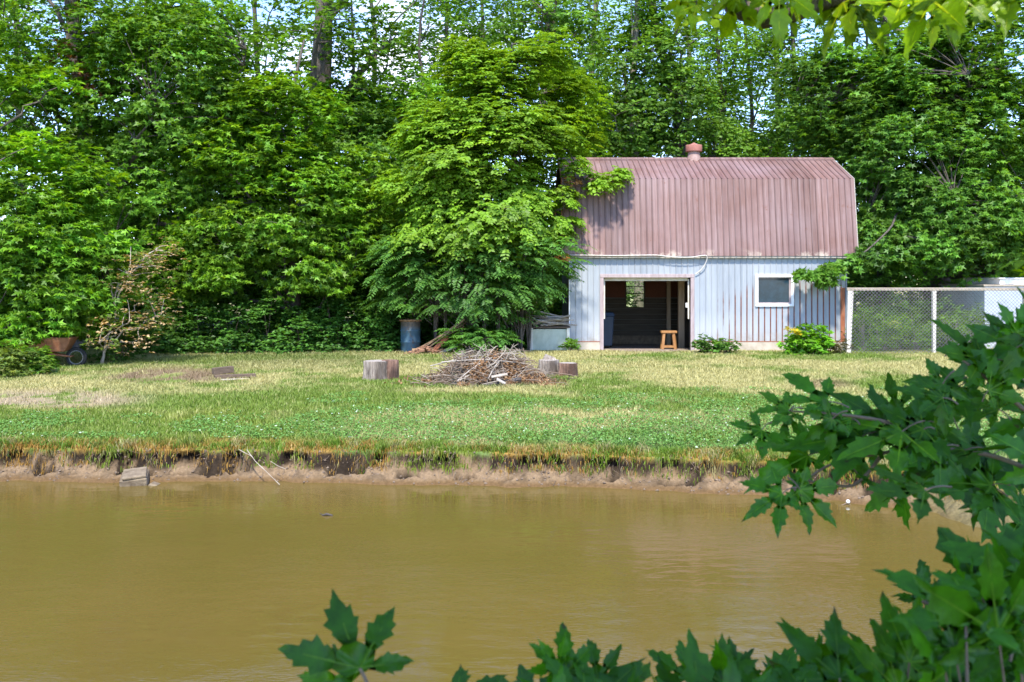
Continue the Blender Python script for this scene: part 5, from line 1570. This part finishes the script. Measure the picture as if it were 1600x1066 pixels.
# left corner undergrowth
for (px, py, wpx, hpx, bc, lab) in ((22, 588, 26, 46, np.array((.12, .19, .03)), 'yellowish weedy shrub at the very left edge of the lawn'), (52, 583, 16, 36, MG, 'small green shrub in front of the rusty wheelbarrow'), (185, 566, 40, 60, DG, 'dark shrub under the dead leaved sapling')):
    Y = GY(py)
    cl = crown_clumps([E(px, py - hpx * .45, Y, wpx, hpx * .5, .6, 18)], .28)
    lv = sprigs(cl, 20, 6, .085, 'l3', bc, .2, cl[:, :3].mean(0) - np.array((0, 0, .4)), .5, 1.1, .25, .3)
    base = np.array(((px - 800) / FPX * Y, Y, -.04))
    e = empty('shrub', tuple(base), lab, 'shrub')
    wd = Wood()
    for c in cl[::2, :3]: wd.add(bez(base, (base + c) / 2 + np.array((0, 0, .08)), c, 5), np.linspace(.012, .004, 5), 4)
    wd.build('stem', M_twig_dark, e, base)
    np_obj('foliage', lv[0] - base, lv[1], M_leaf, e, lv[2])
# dead sapling with tan leaves
def dead_sapling():
    Y = 23.6
    cl = crown_clumps([E(215, 440, Y, 38, 50, .7, 22), E(190, 520, Y - .2, 40, 36, .6, 20), E(240, 480, Y, 22, 30, .5, 10), E(255, 395, Y + .2, 22, 20, .4, 6)], .3)
    base = np.array(((158 - 800) / FPX * Y, Y, -.03)); top = W(205, 385, Y)
    lv = sprigs(cl, 9, 4, .065, 'ov', np.array((.42, .30, .16)), .2, W(180, 560, Y), .6, 1.2, .0, 0)
    gv = sprigs(cl[::2], 9, 4, .09, 'l3', np.array((.12, .19, .03)), .2, W(180, 560, Y), .6, 1.2, .3, .2)
    v, f, c = join([lv, gv])
    e = make_tree('dead_sapling', 'bare pale sapling with dried tan leaves at the left edge of the lawn', base, top, .035, cl, (v, f, c), 'sapling', None, 10, M_twig, .08, .012)
dead_sapling()
# plants by the barn wall
def wallplant(name, label, px, py, wpx, hpx, col, kind, size, n, flowers=False, group=None):
    Y = GY(py); Y = min(Y, 27.75)
    cl = crown_clumps([E(px, py - hpx * .5, Y, wpx, hpx * .5, wpx / FPX * Y * .5, n)], .17)
    base = np.array(((px - 800) / FPX * Y, Y, -.03))
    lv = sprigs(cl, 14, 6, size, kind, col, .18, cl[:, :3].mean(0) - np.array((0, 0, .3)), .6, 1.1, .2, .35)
    e = empty(name, tuple(base), label, 'plant', group)
    wd = Wood()
    for c in cl[:, :3]: wd.add(bez(base + rng.normal(0, .04, 3) * np.array((1, 1, 0)), (base + c) / 2 + np.array((0, 0, .08)), c, 5), np.linspace(.01, .004, 5), 4)
    wd.build('stem', M_twig_dark, e, base)
    np_obj('foliage', lv[0] - base, lv[1], M_leaf, e, lv[2])
    if flowers:
        cf = np.array([list(W(1240, 516, Y - .35)) + [.07], list(W(1233, 513, Y - .3)) + [.06], list(W(1246, 521, Y - .35)) + [.05]])
        fv = sprigs(cf, 8, 6, .07, 'ov', np.array((.62, .55, .05)), .1, cf[:, :3].mean(0) - .1, .5, 1, .1, 0)
        np_obj('blossom', fv[0] - base, fv[1], M_leaf, e, fv[2])
wallplant('flowering_bush', 'green bush with pale yellow flowers growing against the barn wall', 1263, 555, 34, 45, LG * np.array((1.0, 1.15, 1)), 'l3', .10, 34, True)
wallplant('leafy_weed', 'dark leafy weed beside the right door post of the barn', 1103, 553, 14, 24, DG * 1.15, 'l3', .085, 9, False, 'weeds at the barn foundation')
wallplant('leafy_weed', 'dark low weed against the foundation between door and window', 1136, 554, 15, 20, DG * 1.1, 'l3', .08, 9, False, 'weeds at the barn foundation')
wallplant('leafy_weed', 'scrubby brownish weed beside the leaning fence post', 1310, 555, 9, 24, np.array((.10, .10, .03)), 'ov', .06, 7, False, 'weeds at the barn foundation')
wallplant('leafy_weed', 'small green weed between the green box and the barn corner', 892, 550, 7, 16, MG * 1.2, 'l3', .07, 5, False, 'weeds at the barn foundation')
# tall weeds behind the fence
for i, (px, hpx, lab) in enumerate(((1350, 70, 'tall weed behind the fence nearest the barn'), (1378, 60, 'seeding weed behind the fence, second from the barn'), (1400, 52, 'weed with a pale flower head in the middle of the first fence bay'), (1430, 66, 'leafy weed behind the fence left of the second post'), (1485, 60, 'weed behind the fence right of the second post'), (1520, 66, 'dark weed behind the fence beside the pale shed'))):
    Y = 27.8; base = np.array(((px - 800) / FPX * Y, Y, -.03))
    cl = crown_clumps([E(px, 548 - hpx * .5, Y, 17, hpx * .5, .4, 16)], .2)
    lv = sprigs(cl, 14, 5, .10, 'nar', MG * rng.uniform(.8, 1.4), .25, cl[:, :3].mean(0) - np.array((0, 0, .5)), .8, 1.1, .3, .2)
    e = empty('tall_weed', tuple(base), lab, 'weed', 'tall weeds behind the fence')
    wd = Wood()
    for c in cl[:, :3]: wd.add(bez(base + rng.normal(0, .08, 3) * np.array((1, 1, 0)), (base + c) / 2, c, 5), np.linspace(.009, .004, 5), 4)
    wd.build('stem', M_twig, e, base)
    np_obj('foliage', lv[0] - base, lv[1], M_leaf, e, lv[2])
    if i == 2:
        cf = np.array([list(W(1400, 506, Y - .3)) + [.13]]); fv = sprigs(cf, 16, 5, .06, 'ov', np.array((.45, .55, .15)), .1, cf[0, :3] - .1, .6)
        np_obj('flower_head', fv[0] - base, fv[1], M_leaf, e, fv[2])
# undergrowth on the ground below the trees: one mass nobody could count
def mass(name, label, n, xr, yr, hr, size, col, n_sp=14, dens=None):
    x = rng.uniform(xr[0], xr[1], n); y = rng.uniform(yr[0], yr[1], n)
    ok = ~((x > BX0 - .8) & (x < BX1 + .15) & (y > BY0 - .6) & (y < BY1 + .7))
    ok &= ~((x > 12.6) & (y < 31.8))
    x, y = x[ok], y[ok]
    z = rng.uniform(0, 1, len(x)) ** 1.3 * hr * (.3 + fbm(x * .3, y * .3, 141, 3))
    cl = np.stack([x, y, z, rng.uniform(.35, .7, len(x))], -1)
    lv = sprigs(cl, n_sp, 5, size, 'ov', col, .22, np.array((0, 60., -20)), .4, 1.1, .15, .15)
    tag(np_obj(name, lv[0], lv[1], M_leaf, col=lv[2]), label, 'undergrowth', kind='stuff')
mass('undergrowth', 'tangle of dark green undergrowth on the ground below the trees', 1500, (-17, 17), (28.7, 35), 3.0, .11, DG * 1.1)
mass('undergrowth', 'dark green weeds and brambles growing thick behind the chain link fence', 170, (9.3, 13.0), (28.2, 30.5), 1.7, .10, DG * 1.0)
mass('hedgerow', 'dense green thicket filling the space behind the barn and trees', 1500, (-28, 28), (38, 46), 5.6, .19, MG * .95, 18)
def far_wood():
    n = 900
    x = rng.uniform(-110, 110, n); y = rng.uniform(140, 150, n); z = rng.uniform(0, 6.5, n) * (.6 + .8 * fbm(x * .06, y * 0, 151, 2))
    cl = np.stack([x, y, z, rng.uniform(1.5, 3, n)], -1)
    lv = sprigs(cl, 10, 5, .9, 'ov', MG, .2, np.array((0, 160., -40)), .5)
    tag(np_obj('far_wood', lv[0], lv[1], M_leaf, col=lv[2]), 'far line of trees across the field behind', 'wood', kind='stuff')
far_wood()

# ------------------------------------------------------------------ near maples: detailed leaves
def build_leaf_template():
    """five lobed toothed maple leaf, base of the blade at the origin, tip at +y (length 1)"""
    lobes = [(0, 1.0, .185), (R(50), .90, .165), (R(-50), .90, .165), (R(104), .60, .115), (R(-104), .60, .115)]
    order = [4, 2, 0, 1, 3]
    V = [(0, 0, 0)]; T = []; K = [0.0]
    margin = []
    ribs = {}
    for li in order:
        a, L, w = lobes[li]
        ax = (math.sin(-a), math.cos(-a)); sx = (math.cos(-a), -math.sin(-a))
        def pt(t, s, z): return (ax[0] * t * L + sx[0] * s, ax[1] * t * L + sx[1] * s, z)
        zl = lambda t: -.10 * (t * L) ** 2
        mt = (.28, .44, .58, .74, .88); mids = []
        for t in mt:
            V.append(pt(t, 0, zl(t) - .018)); K.append(0); mids.append(len(V) - 1)
        V.append(pt(1.0, 0, zl(1) - .03)); K.append(0); tip = len(V) - 1
        prof = ((.29, .42), (.42, .80), (.45, .72), (.56, 1.10), (.60, .74), (.72, .80), (.75, .46), (.85, .36), (.88, .22))
        def side(sg):
            ids = []
            for (t, q) in prof:
                V.append(pt(t, sg * w * q, zl(t) + .02 * q)); K.append(0); ids.append(len(V) - 1)
            return ids
        r = side(1); l = side(-1)
        for ids, fl in ((r, False), (l, True)):
            tr = []; i = j = 0
            mm = mids + [tip]; mtt = list(mt) + [1.0]
            while i < len(ids) - 1 or j < len(mm) - 1:
                if j == len(mm) - 1 or (i < len(ids) - 1 and prof[i + 1][0] <= mtt[j + 1] + .02):
                    tr.append((mm[j], ids[i], ids[i + 1])); i += 1
                else:
                    tr.append((mm[j], ids[i], mm[j + 1])); j += 1
            T += [t if not fl else (t[0], t[2], t[1]) for t in tr]
        ribs[li] = (l[0], mids[0], r[0], mids, tip)
    # fan of the palm
    seq = []
    for li in order:
        l0, m0, r0, _, _ = ribs[li]
        seq += [l0, m0, r0] if True else []
    # order runs from right-hand low lobe round the top to the left: make it consistent by angle
    seq.sort(key=lambda i: math.atan2(V[i][0], V[i][1]))
    for i in range(len(seq) - 1): T.append((0, seq[i], seq[i + 1]))
    nb = len(V)
    # raised pale veins
    for li in order:
        a, L, w = lobes[li]
        ax = (math.sin(-a), math.cos(-a)); sx = (math.cos(-a), -math.sin(-a))
        for z in (.004,):
            pr = None
            for t, hw in ((0, .015), (.4, .011), (.62, .008), (.8, .005), (.95, .001)):
                zz = (-.10 * (t * L) ** 2 - (.018 if t > 0 else 0) + z)
                V.append((ax[0] * t * L - sx[0] * hw, ax[1] * t * L - sx[1] * hw, zz)); K.append(1.0)
                V.append((ax[0] * t * L + sx[0] * hw, ax[1] * t * L + sx[1] * hw, zz)); K.append(1.0)
                if pr is not None: T += [(pr, pr + 1, pr + 3), (pr, pr + 3, pr + 2)]
                pr = len(V) - 2
    return np.array(V), np.array(T), np.array(K)
LV, LT, LK = build_leaf_template()
TIPS = [i for i in range(len(LV)) if LK[i] < .5 and any(abs(np.hypot(LV[i, 0], LV[i, 1]) - q) < .004 for q in (1.0, .90, .60))]

def near_leaves(items, base_c, yel=0.0):
    """items: (base xyz, tip xyz, normal, width factor)"""
    Vs = []; Ts = []; Cs = []; o = 0
    for (B, T, Nn, wf) in items:
        B = np.asarray(B, float); T = np.asarray(T, float)
        d = T - B; L = np.linalg.norm(d); d = d / L; L *= 1.03
        nn = np.asarray(Nn, float); nn = nn - d * (nn @ d); nn /= np.linalg.norm(nn); s = np.cross(d, nn)
        lv = LV.copy()
        lv[:, 0] *= wf
        curl = rng.normal(-.05, .2); fold = rng.normal(.06, .2)
        th = np.arctan2(lv[:, 0], lv[:, 1]); q_ = 1 + .13 * np.sin(2 * th + rng.uniform(0, 6)) + .10 * np.sin(th + rng.uniform(0, 6)); lv[:, :2] *= q_[:, None]
        lv[:, 2] += curl * lv[:, 1] ** 2 + fold * np.abs(lv[:, 0]) + rng.normal(0, .008, len(lv)) * (LK < .5)
        lv[:, :2] *= 1 + rng.normal(0, .03, (len(lv), 2)) * (LK < .5)[:, None]
        v = B + L * (lv[:, 0:1] * s + lv[:, 1:2] * d + lv[:, 2:3] * nn)
        c = base_c * rng.uniform(.7, 1.35)
        if rng.uniform() < .25: c = c * np.array((1.35, 1.15, .8))
        c = np.tile(c, (len(lv), 1)) * rng.uniform(.93, 1.07, (len(lv), 1))
        c[LK > .5] = c[LK > .5] * np.array((2.3, 1.6, 1.6)) + .004
        if rng.uniform() < .4:
            for tj in TIPS: c[tj] = np.array((.10, .06, .03)) if rng.uniform() < .5 else c[tj]
        Vs.append(v); Ts.append(LT + o); Cs.append(c); o += len(v)
    return np.concatenate(Vs), np.concatenate(Ts), np.concatenate(Cs)

NEARG = np.array((.047, .158, .005))
def leaf_item(b, t, Y, dY=None, n=None, wf=1.0):
    dY = rng.normal(0, .03) if dY is None else dY
    B = W(b[0], b[1], Y); T = W(t[0], t[1], Y + dY)
    if n is None: n = np.array((rng.normal(0, .4), -.7 + rng.normal(0, .25), .7))
    return (B, T, n, wf)

def stem_tube(wd, pts, r0, r1, n=6):
    p = np.array([np.array(q) for q in smooth_pts(pts, 5)]); wd.add(p, np.linspace(r0, r1, len(p)), n)

# right bough and the low foreground belong to a young maple rooted on the near bank
items = []
Yb = 2.05
hand = [((1232, 642), (1163, 632)), ((1290, 628), (1200, 616)), ((1190, 672), (1140, 704)), ((1402, 640), (1384, 584)), ((1412, 692), (1404, 638)), ((1262, 712), (1180, 748)),
        ((1222, 772), (1160, 802)), ((1250, 765), (1310, 822)), ((1405, 750), (1368, 790)), ((1415, 752), (1440, 788)), ((1505, 592), (1436, 602)), ((1582, 516), (1524, 488)), ((1590, 520), (1610, 470)),
        ((1535, 560), (1458, 545)), ((1500, 545), (1560, 525)), ((1330, 655), (1285, 632)), ((1320, 690), (1262, 668)), ((1345, 700), (1300, 745)), ((1300, 655), (1250, 690)), ((1480, 640), (1440, 600)), ((1470, 700), (1405, 735)),
        ((1290, 700), (1215, 690)), ((1245, 760), (1262, 742)), ((1560, 640), (1500, 615)), ((1545, 610), (1600, 575)), ((1340, 740), (1395, 765)), ((1460, 660), (1520, 690)), ((1380, 660), (1330, 612)), ((1230, 650), (1222, 690))]
for b_, t_ in hand: items.append(leaf_item(b_, t_, Yb + rng.normal(0, .07)))
for i in range(34):
    px = 1345 + 295 * rng.uniform(0, 1) ** .75; top = np.interp(px, [1345, 1420, 1500, 1560, 1640], [660, 615, 575, 540, 480]); bot = np.interp(px, [1345, 1450, 1520, 1640], [735, 775, 800, 830])
    py = rng.uniform(top, bot); a = rng.normal(PI + .25, .8); L = rng.uniform(75, 115)
    items.append(leaf_item((px, py), (px + math.cos(a) * L, py + math.sin(a) * L * .65), Yb + rng.normal(.1, .16)))
wd = Wood()
r_ = lambda px, py, Y: Vector(W(px, py, Y))
root = Vector((2.1, 1.25, -.05))
main = [root, Vector((2.0, 1.5, .6)), Vector((1.9, 1.8, 1.1)), r_(1660, 760, 2.05)]
stem_tube(wd, main, .016, .009)
stem_tube(wd, [main[-1], r_(1560, 715, 2.08), r_(1450, 700, 2.06), r_(1380, 708, 2.05), r_(1300, 725, 2.05), r_(1240, 765, 2.05)], .006, .002)
stem_tube(wd, [r_(1450, 700, 2.06), r_(1400, 665, 2.05), r_(1330, 650, 2.05), r_(1230, 642, 2.05)], .006, .002)
stem_tube(wd, [r_(1380, 708, 2.05), r_(1340, 755, 2.05), r_(1300, 758, 2.05), r_(1250, 748, 2.05)], .004, .002)
stem_tube(wd, [main[-1], r_(1600, 600, 2.1), r_(1585, 515, 2.1)], .005, .002)
stem_tube(wd, [r_(1600, 640, 2.1), r_(1540, 590, 2.08), r_(1500, 560, 2.06)], .005, .002)
for it in items:   # petioles
    B = it[0]; T = it[1]; q = B - (T - B) * .35 + rng.normal(0, .01, 3)
    wd.add(bez(q, (q + B) / 2 + np.array((0, 0, .008)), B, 4), np.array((.0018, .0015, .0013, .0013)), 4)
# low foreground
low = []
bxs = [820, 860, 900, 960, 1050, 1120, 1180, 1250, 1300, 1350, 1400, 1450, 1500, 1560, 1640]; bys = [1085, 1050, 1040, 1050, 1075, 1045, 1045, 1035, 1005, 1015, 985, 955, 915, 855, 810]
hand2 = [((885, 1050), (880, 972), 1.35), ((870, 1045), (845, 1000), 1.35), ((935, 1060), (918, 990), 1.4), ((980, 1085), (950, 1012), 1.4), ((1075, 1060), (1062, 985), 1.5), ((1130, 1070), (1128, 990), 1.4), ((1150, 1050), (1182, 1005), 1.45), ((1240, 1080), (1215, 1010), 1.3), ((1312, 1060), (1303, 962), 1.25), ((1390, 1080), (1380, 1000), 1.3),
         ((1600, 890), (1486, 856), 1.35), ((1560, 990), (1545, 830), 1.15), ((1440, 935), (1398, 902), 1.9), ((1440, 935), (1446, 880), 1.9), ((1448, 935), (1492, 908), 1.9), ((1510, 890), (1505, 940), 2.0), ((1440, 975), (1400, 990), 1.8), ((1600, 1000), (1500, 985), 1.15), ((1590, 960), (1600, 860), 1.2), ((830, 1090), (812, 1040), 1.35), ((712, 1092), (722, 1050), 1.35), ((1480, 1010), (1420, 1000), 1.6)]
for b_, t_, Y in hand2: low.append(leaf_item(b_, t_, Y, rng.normal(.03, .03), np.array((rng.normal(0, .2), -.75, .6))))
for i in range(105):
    px = 840 + 820 * rng.uniform(0, 1) ** .8; bd = np.interp(px, bxs, bys)
    py = bd + rng.uniform(60, 60 + np.interp(px, [1100, 1600], [110, 230])); a = -PI / 2 + rng.normal(0, .65); L = rng.uniform(80, 140)
    Y = rng.uniform(1.15, 1.6)
    low.append(leaf_item((px, py), (px + math.cos(a) * L, py + math.sin(a) * L), Y, rng.normal(.04, .05), np.array((rng.normal(0, .35), -.6, .75))))
for it in low:
    B = it[0]; T = it[1]; q = B - (T - B) * .4 + np.array((0, 0, -.03)) + rng.normal(0, .01, 3)
    wd.add(bez(q, (q + B) / 2, B, 4), np.array((.0022, .0018, .0015, .0015)), 4)
for (a, c) in (((1660, 1120), (860, 1110)), ((1660, 1060), (1400, 1060)), ((1650, 960), (1440, 940))):
    stem_tube(wd, [root + Vector((0, 0, .4)), r_(a[0], a[1], 1.5), r_((a[0] + c[0]) / 2, (a[1] + c[1]) / 2 + 20, 1.4), r_(c[0], c[1], 1.4)], .006, .002)
# single leaf at the lower left
ll = [leaf_item((562, 1044), (512, 915), 1.2, .05, np.array((0, -.85, .45)), .95), leaf_item((548, 1068), (438, 1040), 1.22, .02, np.array((.1, -.8, .5)), .8)]
B = W(562, 1044, 1.2)
stem_tube(wd, [root + Vector((-.2, 0, .5)), Vector(W(900, 1180, 1.3)), Vector(W(640, 1140, 1.2)), Vector(B)], .006, .0018)
ms = empty('maple_sapling', tuple(root), 'dark green broad leaved maple sapling hanging over the pond in the right foreground', 'sapling')
wd.build('stem', M_twig_dark, ms, root)
v, f, c = near_leaves(items, NEARG); o = np_obj('bough', v - np.array(root), f, M_leaf_near, ms, c)
v, f, c = near_leaves(low, NEARG * np.array((1.0, 1.0, 1.0))); o = np_obj('low_foliage', v - np.array(root), f, M_leaf_near, ms, c)
v, f, c = near_leaves(ll, NEARG * np.array((1.2, 1.15, .9))); o = np_obj('low_foliage', v - np.array(root), f, M_leaf_near, ms, c); o['label'] = 'single maple leaf cluster reaching into the picture at the lower left'

# overhead maple: trunk out of view on the left behind, its limb tips hang into the top right
top_items = []
Yt = 2.2
handt = [((1078, 2), (1043, 44)), ((1088, 8), (1080, 50)), ((1118, 20), (1124, 44)), ((1150, -4), (1132, 62)), ((1180, 0), (1168, 50)), ((1230, 18), (1226, 62)), ((1262, -4), (1238, 32)), ((1318, 4), (1271, 76)), ((1336, 12), (1323, 90)), ((1340, 12), (1352, 72)), ((1456, 0), (1393, 82)), ((1462, 4), (1458, 72)), ((1500, -6), (1488, 44)), ((1410, 2), (1390, 40)), ((1545, -8), (1530, 44)), ((1580, -10), (1572, 20)), ((1205, -6), (1190, 40)), ((1110, -20), (1098, 14)), ((1290, -20), (1262, 18)), ((1380, -20), (1368, 32)), ((1430, -30), (1425, 20)), ((1520, -30), (1505, 22)), ((1602, 402), (1586, 408)), ((1610, 425), (1588, 436))]
for b_, t_ in handt: top_items.append(leaf_item(b_, t_, Yt + rng.normal(0, .08), rng.normal(-.02, .03), np.array((rng.normal(0, .3), -.25, .95))))
for i in range(60):
    px = rng.uniform(1050, 1700); py = rng.uniform(-160, -15)
    a = PI / 2 + rng.normal(0, .7); L = rng.uniform(45, 80)
    top_items.append(leaf_item((px, py), (px + math.cos(a) * L, py + math.sin(a) * L), Yt + rng.normal(0, .15), None, np.array((rng.normal(0, .3), -.2, .95))))
troot = Vector((-3.2, -3.4, 0.1))
tm = empty('maple_tree', tuple(troot), 'overhanging maple whose sunlit yellow green leaf tips hang in at the top right', 'tree')
wd = Wood()
stem_tube(wd, [troot, Vector((-3.1, -3.3, 2)), Vector((-2.8, -2.9, 4)), Vector((-2.6, -2.6, 6.5))], .19, .07, 10)
stem_tube(wd, [Vector((-2.8, -2.9, 4)), Vector((-1.4, -1.2, 4.3)), Vector((0.2, .8, 3.7)), Vector(W(1120, -60, 2.2)), Vector(W(1340, -10, 2.2)), Vector(W(1460, -8, 2.2)), Vector(W(1620, -60, 2.25))], .05, .004, 7)
stem_tube(wd, [Vector(W(1620, -60, 2.25)), Vector(W(1660, 150, 2.25)), Vector(W(1640, 330, 2.22)), Vector(W(1612, 410, 2.2))], .005, .002, 5)
stem_tube(wd, [Vector(W(1120, -60, 2.2)), Vector(W(1090, -20, 2.2)), Vector(W(1075, 2, 2.2))], .006, .002, 5)
for it in top_items:
    B = it[0]; T = it[1]; q = B - (T - B) * .4 + np.array((0, 0, .02)); wd.add(bez(q, (q + B) / 2, B, 4), np.array((.002, .0016, .0013, .0013)), 4)
shade = np.concatenate([crown_clumps([(.9, -.75, 5.2, 1.7, .95, .45, 80)], .36), crown_clumps([(-.7, -1.3, 4.6, 2.0, 1.4, 1.0, 40), (-2.5, -2.6, 6.2, 2.2, 2.2, 1.4, 50)], .5)])  # unseen crown clumps, added overhead to shade the low foreground leaves
tl = np.array([.5 * (i[0] + i[1]) for i in top_items])
sd3 = np.array(sdir)
keep = np.ones(len(shade), bool)
for j, c in enumerate(shade):
    rel = c[:3] - tl; al = rel @ sd3; pd = np.linalg.norm(rel - al[:, None] * sd3, axis=1)
    if ((pd < c[3] * 1.0) & (al > 0)).mean() > .06: keep[j] = False  # clumps that would block the sun on the leaf tips are dropped
shade = shade[keep]
for c in shade[:, :3]:
    q = np.array((-2.75, -2.8, 4.4)); wd.add(bez(q, (q + c) / 2 + np.array((0, 0, .3)), c, 6), np.linspace(.025, .006, 6), 5)
wd.build('trunk', M_bark, tm, troot)
edge_items = top_items[22:24]; top_items = top_items[:22] + top_items[24:]
for q in (edge_items, top_items):
    v, f, c = near_leaves(q, np.array((.175, .29, .004))); np_obj('leaf_tips', v - np.array(troot), f, M_leaf_near, tm, c)
v, f, c = sprigs(shade, 34, 6, .15, 'l5', LG, .15, np.array((-1, -1.5, 3.5)), .35); np_obj('crown', v - np.array(troot), f, M_leaf, tm, c)  # leaves of the unseen crown added for shade
bpy.context.view_layer.update()
